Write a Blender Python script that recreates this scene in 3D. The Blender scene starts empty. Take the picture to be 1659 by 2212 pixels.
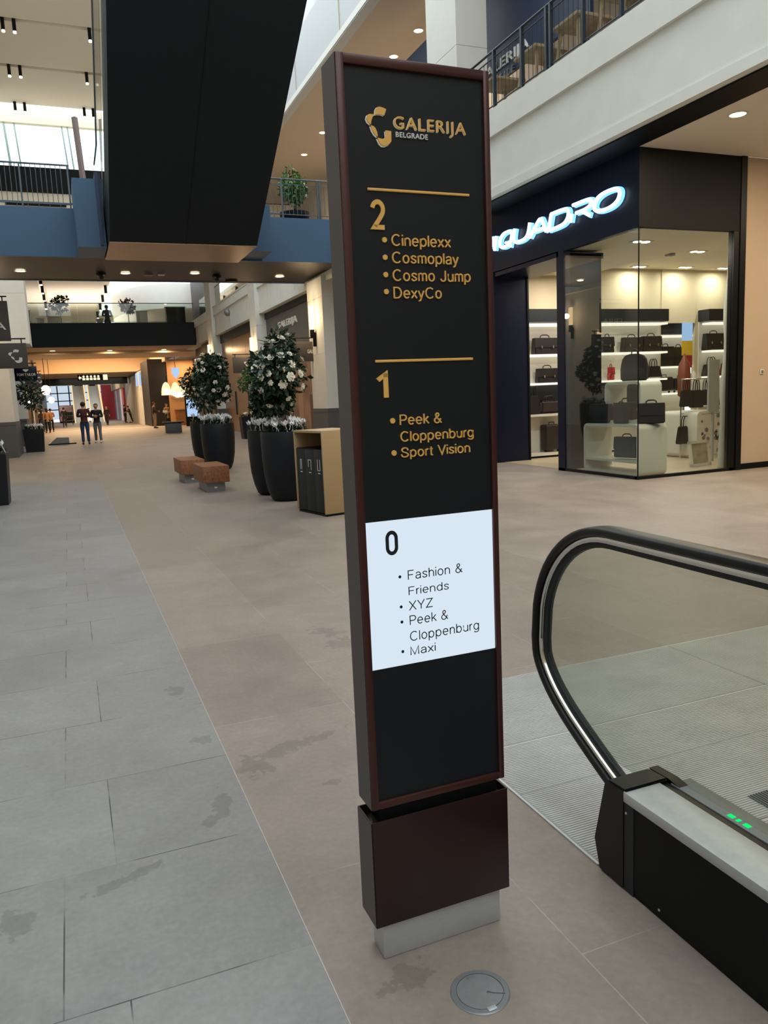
import bpy, bmesh, math, random
from mathutils import Vector, Matrix
random.seed(7)
C = bpy.context.scene.collection
SC = bpy.context.scene
PI = math.pi

# ------------------------------------------------------------------ camera
FPX, PITCH, ROLL, YAW, EYE = 1675.9, 0.1489, -0.0446, 0.378, 1.55
_f = Vector((math.sin(YAW)*math.cos(PITCH), math.cos(YAW)*math.cos(PITCH), -math.sin(PITCH)))
_r = Vector((math.cos(YAW), -math.sin(YAW), 0))
_u = _r.cross(_f)
RT = math.cos(ROLL)*_r + math.sin(ROLL)*_u
UP = -math.sin(ROLL)*_r + math.cos(ROLL)*_u
FW = _f
cd = bpy.data.cameras.new('camera'); cam = bpy.data.objects.new('camera', cd); C.objects.link(cam)
cam.matrix_world = Matrix(((RT.x, UP.x, -FW.x, 0), (RT.y, UP.y, -FW.y, 0), (RT.z, UP.z, -FW.z, EYE), (0, 0, 0, 1)))
cd.sensor_fit = 'AUTO'; cd.sensor_width = 36; cd.lens = 36*FPX/2212
cd.clip_start = .05; cd.clip_end = 400
SC.camera = cam

# ------------------------------------------------------------------ daylight and exposure
SC.view_settings.view_transform = 'Standard'; SC.view_settings.look = 'None'
SC.view_settings.gamma = 1; SC.view_settings.use_curve_mapping = False
SC.view_settings.exposure = 0.5
SC.cycles.use_denoising = True
SC.cycles.max_bounces = 8; SC.cycles.diffuse_bounces = 4; SC.cycles.glossy_bounces = 4
SC.cycles.transparent_max_bounces = 16; SC.cycles.sample_clamp_indirect = 6
W = bpy.data.worlds.new('daylight'); SC.world = W; W.use_nodes = True
bg = W.node_tree.nodes['Background']
bg.inputs[0].default_value = (.88, .95, 1, 1); bg.inputs[1].default_value = 2.2

# ------------------------------------------------------------------ helpers
def ray(u, v):
    return RT*((u-829.5)/FPX) - UP*((v-1106)/FPX) + FW
def hit(ax, val, u, v):          # where the sight line of a pixel meets a world plane
    o = Vector((0, 0, EYE)); d = ray(u, v)
    return o + d*((val-o[ax])/d[ax])
def gX(x, u, v): return hit(0, x, u, v)
def gY(y, u, v): return hit(1, y, u, v)
def gZ(z, u, v): return hit(2, z, u, v)
def lin(c):
    c = c/255
    return c/12.92 if c <= .04045 else ((c+.055)/1.055)**2.4
def rgb(h):
    if isinstance(h, str): h = (int(h[0:2], 16), int(h[2:4], 16), int(h[4:6], 16))
    return tuple(lin(c) for c in h)

def mat(name, col, rough=.5, metal=0, noise=0, scale=8, bump=0, spec=.5, coat=0, stretch=None):
    m = bpy.data.materials.new(name); m.use_nodes = True
    nt = m.node_tree; b = nt.nodes['Principled BSDF']
    c = rgb(col)
    b.inputs['Base Color'].default_value = (*c, 1); b.inputs['Roughness'].default_value = rough
    b.inputs['Metallic'].default_value = metal; b.inputs['Specular IOR Level'].default_value = spec
    b.inputs['Coat Weight'].default_value = coat
    if noise or bump:
        tc = nt.nodes.new('ShaderNodeTexCoord'); n = nt.nodes.new('ShaderNodeTexNoise')
        n.inputs['Scale'].default_value = scale; n.inputs['Detail'].default_value = 6
        if stretch:
            mp = nt.nodes.new('ShaderNodeMapping'); mp.inputs['Scale'].default_value = stretch
            nt.links.new(tc.outputs['Object'], mp.inputs[0]); nt.links.new(mp.outputs[0], n.inputs['Vector'])
        else: nt.links.new(tc.outputs['Object'], n.inputs['Vector'])
        if noise:
            r = nt.nodes.new('ShaderNodeMapRange'); r.inputs[1].default_value = .3; r.inputs[2].default_value = .7
            r.inputs[3].default_value = 1-noise; r.inputs[4].default_value = 1+noise
            nt.links.new(n.outputs[0], r.inputs[0])
            mx = nt.nodes.new('ShaderNodeVectorMath'); mx.operation = 'SCALE'; mx.inputs[0].default_value = c
            nt.links.new(r.outputs[0], mx.inputs['Scale']); nt.links.new(mx.outputs[0], b.inputs['Base Color'])
        if bump:
            bp = nt.nodes.new('ShaderNodeBump'); bp.inputs['Strength'].default_value = bump; bp.inputs['Distance'].default_value = .01
            nt.links.new(n.outputs[0], bp.inputs['Height']); nt.links.new(bp.outputs[0], b.inputs['Normal'])
    return m
def emit(name, col, s):
    m = bpy.data.materials.new(name); m.use_nodes = True; nt = m.node_tree; nt.nodes.clear()
    e = nt.nodes.new('ShaderNodeEmission'); o = nt.nodes.new('ShaderNodeOutputMaterial')
    e.inputs[0].default_value = (*rgb(col), 1); e.inputs[1].default_value = s
    nt.links.new(e.outputs[0], o.inputs[0]); return m
def glass(name, tint='f4f8f7', k=1.0, rough=0.0):
    m = bpy.data.materials.new(name); m.use_nodes = True; nt = m.node_tree; nt.nodes.clear()
    o = nt.nodes.new('ShaderNodeOutputMaterial'); mx = nt.nodes.new('ShaderNodeMixShader')
    t = nt.nodes.new('ShaderNodeBsdfTransparent'); g = nt.nodes.new('ShaderNodeBsdfGlossy')
    t.inputs[0].default_value = (*rgb(tint), 1); g.inputs['Roughness'].default_value = rough
    lw = nt.nodes.new('ShaderNodeLayerWeight'); lw.inputs[0].default_value = .5
    pw = nt.nodes.new('ShaderNodeMath'); pw.operation = 'POWER'; pw.inputs[1].default_value = 4.2
    nt.links.new(lw.outputs['Facing'], pw.inputs[0])
    ml = nt.nodes.new('ShaderNodeMapRange'); ml.inputs[3].default_value = .035*k; ml.inputs[4].default_value = .9*k
    nt.links.new(pw.outputs[0], ml.inputs[0]); nt.links.new(ml.outputs[0], mx.inputs[0])
    nt.links.new(t.outputs[0], mx.inputs[1]); nt.links.new(g.outputs[0], mx.inputs[2]); nt.links.new(mx.outputs[0], o.inputs[0])
    return m

class MB:
    def __init__(s): s.bm = bmesh.new()
    def face(s, pts):
        s.bm.faces.new([s.bm.verts.new(p) for p in pts])
        return s
    def box(s, x0, x1, y0, y1, z0, z1, bev=0, seg=2):
        x0, x1 = min(x0, x1), max(x0, x1); y0, y1 = min(y0, y1), max(y0, y1); z0, z1 = min(z0, z1), max(z0, z1)
        t = bmesh.new(); bmesh.ops.create_cube(t, size=1)
        for v in t.verts: v.co = ((x0+x1)/2+v.co.x*(x1-x0), (y0+y1)/2+v.co.y*(y1-y0), (z0+z1)/2+v.co.z*(z1-z0))
        if bev: bmesh.ops.bevel(t, geom=list(t.edges), offset=bev, segments=seg, affect='EDGES', profile=.5)
        return s.add(t)
    def add(s, t, M=None):
        if M is not None: bmesh.ops.transform(t, matrix=M, verts=t.verts)
        me = bpy.data.meshes.new('tmp'); t.to_mesh(me); t.free(); s.bm.from_mesh(me); bpy.data.meshes.remove(me)
        return s
    def tube(s, pts, r, n=10, closed=False, caps=True, flat=1.0):
        pts = [Vector(p) for p in pts]; N = len(pts); rings = []
        rr = r if isinstance(r, (list, tuple)) else [r]*N
        nrm = None
        for i, p in enumerate(pts):
            a = pts[(i-1) % N] if (i > 0 or closed) else p; b = pts[(i+1) % N] if (i < N-1 or closed) else p
            d = (b-a)
            d = d.normalized() if d.length > 1e-9 else Vector((0, 0, 1))
            if nrm is None:
                nrm = d.orthogonal().normalized()
                if abs(d.z) < .9: nrm = Vector((0, 0, 1)).cross(d).normalized()
                else: nrm = Vector((1, 0, 0))
            nrm = (nrm-d*nrm.dot(d)).normalized(); bi = d.cross(nrm)
            rings.append([s.bm.verts.new(p+(nrm*math.cos(2*PI*k/n)+bi*flat*math.sin(2*PI*k/n))*rr[i]) for k in range(n)])
        for i in range(N if closed else N-1):
            A, B = rings[i], rings[(i+1) % N]
            for k in range(n): s.bm.faces.new((A[k], A[(k+1) % n], B[(k+1) % n], B[k]))
        if caps and not closed:
            s.bm.faces.new(rings[0][::-1]); s.bm.faces.new(rings[-1])
        return s
    def cyl(s, p0, p1, r, r1=None, n=16):
        return s.tube([p0, p1], [r, r if r1 is None else r1], n)
    def lathe(s, prof, c=(0, 0, 0), n=32, cap=True):
        c = Vector(c); rings = []
        for (r, z) in prof: rings.append([s.bm.verts.new(c+Vector((r*math.cos(2*PI*k/n), r*math.sin(2*PI*k/n), z))) for k in range(n)])
        for A, B in zip(rings, rings[1:]):
            for k in range(n): s.bm.faces.new((A[k], A[(k+1) % n], B[(k+1) % n], B[k]))
        if cap: s.bm.faces.new(rings[0][::-1]); s.bm.faces.new(rings[-1])
        return s
    def prism(s, poly, fn, a, b):
        # poly: 2D outline; fn(p, q, t) -> 3D point
        A = [s.bm.verts.new(fn(p, q, a)) for p, q in poly]; B = [s.bm.verts.new(fn(p, q, b)) for p, q in poly]
        n = len(poly)
        s.bm.faces.new(A[::-1]); s.bm.faces.new(B)
        for k in range(n): s.bm.faces.new((A[k], A[(k+1) % n], B[(k+1) % n], B[k]))
        return s
    def ball(s, c, rx, ry=None, rz=None, u=12, v=8, M=None):
        t = bmesh.new(); bmesh.ops.create_uvsphere(t, u_segments=u, v_segments=v, radius=1)
        ry = ry or rx; rz = rz or rx
        for w in t.verts: w.co = Vector((w.co.x*rx, w.co.y*ry, w.co.z*rz))
        if M is not None: bmesh.ops.transform(t, matrix=M, verts=t.verts)
        bmesh.ops.translate(t, vec=Vector(c), verts=t.verts)
        return s.add(t)
    def build(s, name, m, parent=None, origin=None, smooth=True, angle=38):
        bm = s.bm
        if origin is not None: bmesh.ops.translate(bm, vec=-Vector(origin), verts=bm.verts)
        bmesh.ops.recalc_face_normals(bm, faces=bm.faces)
        for f in bm.faces: f.smooth = smooth
        if smooth:
            for e in bm.edges:
                if len(e.link_faces) == 2 and e.calc_face_angle(0) > math.radians(angle): e.smooth = False
        me = bpy.data.meshes.new(name); bm.to_mesh(me); bm.free()
        for x in (m if isinstance(m, list) else [m]): me.materials.append(x)
        o = bpy.data.objects.new(name, me); C.objects.link(o)
        if parent is not None: o.parent = parent
        if origin is not None: o.location = origin
        return o
def tag(o, label, cat, group=None, kind=None):
    o['label'] = label; o['category'] = cat
    if group: o['group'] = group
    if kind: o['kind'] = kind
    return o
def thing(name, label, cat, loc=(0, 0, 0), rz=0, group=None):
    o = bpy.data.objects.new(name, None); C.objects.link(o); o.location = loc; o.rotation_euler = (0, 0, rz)
    o.empty_display_size = .1
    return tag(o, label, cat, group)
def struct(o):
    o['kind'] = 'structure'; return o
def dup(root, loc, rz=0, label=None, group=None, scale=None):
    r = root.copy(); C.objects.link(r); r.location = loc; r.rotation_euler = (0, 0, rz)
    if scale: r.scale = (scale,)*3 if not isinstance(scale, tuple) else scale
    if label: r['label'] = label
    if group: r['group'] = group
    for ch in list(root.children):
        c = ch.copy(); C.objects.link(c); c.parent = r
        for g in list(ch.children):
            d = g.copy(); C.objects.link(d); d.parent = c
    return r
def inst(o, parent, loc, rot=(0, 0, 0), sc=1):
    c = o.copy(); C.objects.link(c); c.parent = parent; c.location = loc; c.rotation_euler = rot
    c.scale = (sc,)*3 if not isinstance(sc, tuple) else sc
    return c
def slab(name, x0, x1, y0, y1, z0, z1, m, bev=0):
    return struct(MB().box(x0, x1, y0, y1, z0, z1, bev).build(name, m))

def text_mesh(body, offset=0.0, shear=0.0, extrude=.5, spacing=1.0):
    cu = bpy.data.curves.new('t', 'FONT'); cu.body = body; cu.size = 1; cu.offset = offset; cu.shear = shear; cu.extrude = extrude
    cu.space_character = spacing; cu.resolution_u = 4
    o = bpy.data.objects.new('t', cu); C.objects.link(o)
    dg = bpy.context.evaluated_depsgraph_get(); me = bpy.data.meshes.new_from_object(o.evaluated_get(dg))
    bpy.data.objects.remove(o); bpy.data.curves.remove(cu)
    return me
def text_into(mb, body, x0, x1, z0, z1, fn, t0, t1, offset=0., shear=0., spacing=1.0):
    # fits the lettering into the box x0..x1, z0..z1; fn(p, q, t) -> 3D
    me = text_mesh(body, offset, shear, .5, spacing)
    xs = [v.co.x for v in me.vertices]; ys = [v.co.y for v in me.vertices]
    a, b, c, d = min(xs), max(xs), min(ys), max(ys)
    for v in me.vertices:
        p = x0+(v.co.x-a)/(b-a)*(x1-x0); q = z0+(v.co.y-c)/(d-c)*(z1-z0)
        v.co = fn(p, q, t0 if v.co.z < 0 else t1)
    mb.bm.from_mesh(me); bpy.data.meshes.remove(me)
    return mb

def A(cx, cy, rx, ry, a0, a1, n=16):
    return [(cx+rx*math.cos(math.radians(a0+(a1-a0)*k/n)), cy+ry*math.sin(math.radians(a0+(a1-a0)*k/n))) for k in range(n+1)]
def El(cx, cy, rx, ry): return A(cx, cy, rx, ry, 0, 360, 28)
def chaikin(p, it=3):
    for _ in range(it):
        q = [p[0]]
        for a, b in zip(p, p[1:]): q += [(a[0]*.75+b[0]*.25, a[1]*.75+b[1]*.25), (a[0]*.25+b[0]*.75, a[1]*.25+b[1]*.75)]
        q.append(p[-1]); p = q
    return p
GL = {   # plain grotesque skeleton letters: strokes, advance width
 'a': ([A(.235, .36, .16, .145, 165, 0)+[(.395, 0)], [(.395, .30), (.2, .275)]+A(.19, .145, .13, .13, 100, 270, 10)+chaikin([(.2, .015), (.3, .03), (.395, .13)])], .46),
 'b': ([[(.06, 0), (.06, .72)], El(.25, .26, .19, .245)], .5), 'c': ([A(.25, .26, .19, .245, 42, 318)], .46),
 'd': ([[(.44, 0), (.44, .72)], El(.25, .26, .19, .245)], .5), 'e': ([[(.065, .265), (.44, .265)]+A(.25, .26, .19, .245, 5, 318)], .5),
 'g': ([El(.25, .26, .19, .245), [(.44, .505), (.44, -.04)]+A(.25, -.04, .19, .14, 0, -155)], .5),
 'h': ([[(.06, 0), (.06, .72)], [(.06, .28)]+A(.23, .3, .17, .205, 180, 0)+[(.40, 0)]], .46),
 'i': ([[(.05, 0), (.05, .505)], [(.05, .63), (.05, .72)]], .1), 'k': ([[(.06, 0), (.06, .72)], [(.06, .19), (.37, .505)], [(.17, .29), (.4, 0)]], .4), 'l': ([[(.05, 0), (.05, .72)]], .1),
 'm': ([[(.06, 0), (.06, .505)], [(.06, .3)]+A(.19, .34, .13, .165, 180, 0)+[(.32, 0)], [(.32, .3)]+A(.45, .34, .13, .165, 180, 0)+[(.58, 0)]], .64),
 'n': ([[(.06, 0), (.06, .505)], [(.06, .28)]+A(.23, .3, .17, .205, 180, 0)+[(.40, 0)]], .46), 'o': ([El(.25, .26, .19, .245)], .5),
 'p': ([[(.06, -.2), (.06, .505)], El(.25, .26, .19, .245)], .5), 'r': ([[(.06, 0), (.06, .505)], [(.06, .25)]+A(.23, .29, .17, .205, 180, 82)], .27),
 's': ([chaikin([(.37, .38), (.34, .47), (.22, .505), (.1, .47), (.07, .37), (.14, .29), (.28, .24), (.38, .15), (.33, .05), (.21, .015), (.09, .05), (.05, .15)])], .43),
 't': ([chaikin([(.13, .66), (.13, .1), (.13, .02), (.25, .02)], 2), [(.02, .49), (.25, .49)]], .27),
 'u': ([[(.06, .505), (.06, .2)]+A(.23, .205, .17, .19, 180, 360), [(.40, .505), (.40, 0)]], .46),
 'x': ([[(.03, 0), (.4, .505)], [(.03, .505), (.4, 0)]], .43), 'y': ([[(.03, .505), (.22, .02)], chaikin([(.41, .505), (.22, .02), (.15, -.17), (.04, -.17)], 2)], .44),
 'C': ([A(.35, .36, .29, .345, 45, 318, 24)], .66), 'D': ([[(.07, 0), (.07, .705), (.27, .705)]+A(.27, .36, .29, .345, 90, -90)+[(.07, .015)]], .64),
 'F': ([[(.07, 0), (.07, .705), (.48, .705)], [(.07, .37), (.43, .37)]], .52), 'J': ([[(.36, .72), (.36, .18)]+A(.2, .18, .16, .165, 0, -180)], .44),
 'M': ([[(.07, 0), (.07, .72), (.34, .02), (.61, .72), (.61, 0)]], .68), 'P': ([[(.07, 0), (.07, .705), (.3, .705)]+A(.32, .52, .18, .185, 90, -90)+[(.07, .335)]], .54),
 'S': ([chaikin([(.52, .5), (.5, .65), (.31, .72), (.12, .65), (.09, .5), (.18, .4), (.42, .33), (.55, .2), (.5, .06), (.31, 0), (.1, .06), (.05, .22)])], .6),
 'V': ([[(.02, .72), (.29, 0), (.56, .72)]], .58), 'X': ([[(.03, 0), (.54, .72)], [(.03, .72), (.54, 0)]], .58), 'Y': ([[(.03, .72), (.29, .3), (.55, .72)], [(.29, .3), (.29, 0)]], .58),
 'Z': ([[(.06, .69), (.52, .69), (.05, .03), (.54, .03)]], .58),
 '&': ([chaikin([(.55, 0), (.2, .42), (.13, .58), (.22, .72), (.34, .7), (.38, .55), (.2, .4), (.05, .27), (.06, .08), (.22, -.02), (.4, .06), (.5, .32)])], .6),
 '0': ([A(.23, .5, .17, .2, 0, 180)+A(.23, .21, .17, .2, 180, 360)+[(.40, .5)]], .46), '1': ([[(.03, .52), (.23, .68), (.23, 0)], [(.23, .6), (.23, .72)]], .3),
 '2': ([A(.22, .52, .17, .19, 170, 10)+chaikin([(.39, .5), (.37, .4), (.09, .05)], 2)+[(.09, .05), (.42, .05)]], .46), ' ': ([], .26)}
def stroke_into(mb, body, x0, x1, z0, z1, fn, t0, t1, wt=.085, track=.06):
    lines = []; pos = 0; h = wt/2
    for ch in body:
        st, adv = GL[ch]
        for p in st: lines.append([(a+pos, b) for a, b in p])
        pos += adv+track
    strips = []
    for p in lines:
        p = [p[0]]+[b for a, b in zip(p, p[1:]) if math.hypot(b[0]-a[0], b[1]-a[1]) > 1e-5]
        n = len(p); closed = math.hypot(p[0][0]-p[-1][0], p[0][1]-p[-1][1]) < 1e-4; Lf, Rt = [], []
        for i in range(n):
            a = p[i-1] if i > 0 else (p[-2] if closed else None); c = p[i+1] if i < n-1 else (p[1] if closed else None); b = p[i]
            ds = []
            if a: l = math.hypot(b[0]-a[0], b[1]-a[1]); ds.append(((b[0]-a[0])/l, (b[1]-a[1])/l))
            if c: l = math.hypot(c[0]-b[0], c[1]-b[1]); ds.append(((c[0]-b[0])/l, (c[1]-b[1])/l))
            ns = [(-d[1], d[0]) for d in ds]; m_ = (sum(q[0] for q in ns), sum(q[1] for q in ns)); l = math.hypot(*m_) or 1; m_ = (m_[0]/l, m_[1]/l)
            k = h/max(.45, m_[0]*ns[0][0]+m_[1]*ns[0][1])
            Lf.append((b[0]+m_[0]*k, b[1]+m_[1]*k)); Rt.append((b[0]-m_[0]*k, b[1]-m_[1]*k))
        strips.append((Lf, Rt))
    al = [q for s_ in strips for r in s_ for q in r]
    a, b = min(q[0] for q in al), max(q[0] for q in al); c, d = min(q[1] for q in al), max(q[1] for q in al)
    f = lambda q, t: fn(x0+(q[0]-a)/(b-a)*(x1-x0), z0+(q[1]-c)/(d-c)*(z1-z0), t)
    for Lf, Rt in strips:
        V = [[mb.bm.verts.new(f(q, t)) for q in r] for r in (Lf, Rt) for t in (t0, t1)]
        l0, l1, r0, r1 = V; F = mb.bm.faces.new; n = len(Lf)
        for i in range(n-1): F((l0[i], l0[i+1], r0[i+1], r0[i])); F((l1[i], r1[i], r1[i+1], l1[i+1])); F((l0[i], l1[i], l1[i+1], l0[i+1])); F((r0[i], r0[i+1], r1[i+1], r1[i]))
        F((l0[0], r0[0], r1[0], l1[0])); F((l0[-1], l1[-1], r1[-1], r0[-1]))
    return mb
EMB = [[(442,553),(447,512),(460,490),(478,484),(508,489),(533,500),(525,525),(515,552),(490,546),(465,547)],
       [(370,590),(378,562),(392,551),(425,549),(436,553),(418,577),(408,605),(405,634),(380,615)],
       [(402,640),(425,645),(440,660),(452,690),(456,728),(430,707),(412,677)],
       [(451,735),(490,741),(512,736),(522,715),(519,670),(567,672),(565,755),(545,780),(515,795),(490,795),(470,777)]]
def emblem(mb, x0, x1, z0, z1, fn, t0, t1):
    for pl in EMB:
        mb.prism([(x0+(p-365)/(568-365)*(x1-x0), z1-(q-483)/(798-483)*(z1-z0)) for p, q in pl], fn, t0, t1)
    return mb

# ------------------------------------------------------------------ materials
M = {}
M['white'] = mat('white plaster', 'd9d8d0', .7, noise=.02, scale=3)
M['fascia'] = mat('off white plaster', 'e4e5dd', .7, noise=.03, scale=2.5, bump=.05)
M['ceil'] = mat('cream ceiling paint', 'ece2cf', .8)
M['beige'] = mat('beige plaster', 'bfa98e', .75, noise=.02, scale=3)
M['wallr'] = mat('warm beige wall paint', 'bca892', .75, noise=.015, scale=3)
M['taupe'] = mat('taupe ceiling paint', 'b8ab9a', .8)
M['brownceil'] = mat('dark brown metal ceiling', '281d16', .5, noise=.05)
M['black'] = mat('black paint', '0a0d10', .55, spec=.2)
M['blackm'] = mat('black satin metal', '090b0e', .4, spec=.3)
M['dark'] = mat('charcoal panel', '212629', .5, spec=.3)
M['navy'] = mat('navy lacquer', '04122b', .35, spec=.3)
M['navyh'] = mat('navy hoarding', '1b2d4a', .5)
M['blue'] = mat('blue grey fascia panel', '455f7a', .5, spec=.25)
M['underside'] = mat('black panel cladding', '1f272c', .55, noise=.1, scale=120, spec=.2)
M['bronze'] = mat('bronze brushed steel', 'a5876c', .35, .35, noise=.1, scale=6, stretch=(1, 8, 8))
M['steel'] = mat('brushed steel', 'bfc3c4', .38, .45, noise=.06, scale=30, stretch=(1, 1, 30))
M['chrome'] = mat('polished steel', 'd5d2cc', .12, 1)
M['rail'] = mat('grey blue painted steel', '4a555c', .45, .2)
M['railb'] = mat('slate painted steel', '2c3842', .45, .2)
M['maroon'] = mat('oxblood bronze paint', '47241f', .34, .25, noise=.03, scale=200, coat=.1)
M['oxbase'] = mat('dark oxblood paint', '2b1516', .36, .2, noise=.03, scale=200, coat=.08)
M['pylonside'] = mat('dark bronze paint', '4a413e', .4, .35)
M['panel'] = mat('matt black acrylic', '12181d', .42, spec=.36)
M['gold'] = mat('gold lettering', 'f0ba62', .4, .0)
M['lit'] = emit('backlit white acrylic', 'dfeefb', .66)
M['ink'] = mat('black vinyl lettering', '14181c', .6)
M['wlet'] = mat('white lettering', 'e6e6e0', .5)
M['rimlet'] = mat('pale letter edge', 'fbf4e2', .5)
M['rubber'] = mat('black rubber', '0b0c0e', .38, spec=.35)
M['plate'] = mat('ribbed aluminium', 'b4b4b2', .45, .3, noise=.08, scale=4)
M['wood'] = mat('orange brown timber', '855434', .55, noise=.38, scale=26, stretch=(1, 1, 1))
M['woodd'] = mat('pale oak', 'a08b6c', .55, noise=.15, scale=10)
M['zinc'] = mat('galvanised steel', '85888a', .45, .5, noise=.08)
M['bingold'] = mat('champagne gold metal', 'b2976f', .45, .25)
M['urn'] = mat('anthracite fibreglass', '11151c', .45, spec=.3, noise=.05, scale=40)
M['leaf'] = mat('dark glossy leaf', '1a331d', .38, noise=.35, scale=9)
M['leafl'] = mat('mid green leaf', '3f6a33', .45, noise=.3, scale=9)
M['petal'] = mat('cream white petal', 'eeeadb', .6, noise=.04)
M['petalw'] = mat('white petal', 'eef0f2', .6)
M['bark'] = mat('brown bark', '5d4532', .8, noise=.2, scale=20, bump=.3)
M['soil'] = mat('dark soil', '2a2019', .9, noise=.3, scale=30)
M['greyfab'] = mat('grey brown signboard', '4b4540', .55)
M['plinth'] = mat('grey stone plinth', '55575b', .45, noise=.04)
M['hoard'] = mat('grey hoarding board', '5f5d5c', .6)
M['tandoor'] = mat('tan glazed screen', 'a8764d', .3)
M['glass'] = glass('clear glass', 'f0f5f3', 1.7)
M['glassb'] = glass('greenish balustrade glass', 'edf4f0', 1.0)
M['glassesc'] = glass('escalator glass', 'eaece6', .8)
M['lampw'] = emit('warm lamp', 'ffe2b0', 9)
M['lampn'] = emit('neutral lamp', 'fff1dc', 9)
M['lensn'] = emit('spot lens', 'fff1dc', 2.5)
M['arch'] = emit('arched light', 'ffdca8', 1.1)
M['pict'] = emit('sign pictogram', 'f2ecc8', .8)
M['sconce'] = emit('warm sconce diffuser', 'ffd9a0', 3.2)
M['screen'] = emit('lit blue screen', 'a9c6ec', .8)
M['neon'] = emit('white channel letter', 'dff2ff', 2.2)
M['halo'] = emit('cold halo backlight', '7fc4ff', 1.2)
M['green'] = emit('green indicator', '10e070', .9)
M['shopwhite'] = mat('shop white lacquer', 'd9d5ca', .35)
M['shopwall'] = mat('shop cream wall', 'd3c6a8', .7)
M['shelf'] = emit('lit white shelf edge', 'fff4dc', 1.0)
M['leather'] = mat('black leather', '121113', .42, noise=.1, scale=60)
M['leatherb'] = mat('dark brown leather', '281f1b', .42, noise=.1, scale=60)
M['leatherr'] = mat('chestnut leather', '7a3a1f', .42, noise=.1, scale=60)
M['fabricn'] = mat('dark navy fabric', '1b1c26', .75, noise=.1, scale=80)
M['fabricg'] = mat('grey fabric', '454a52', .8, noise=.1, scale=80)
M['red'] = mat('red leather', '9a1f28', .4)
M['skin'] = mat('skin', 'b98a6c', .6)

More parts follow.
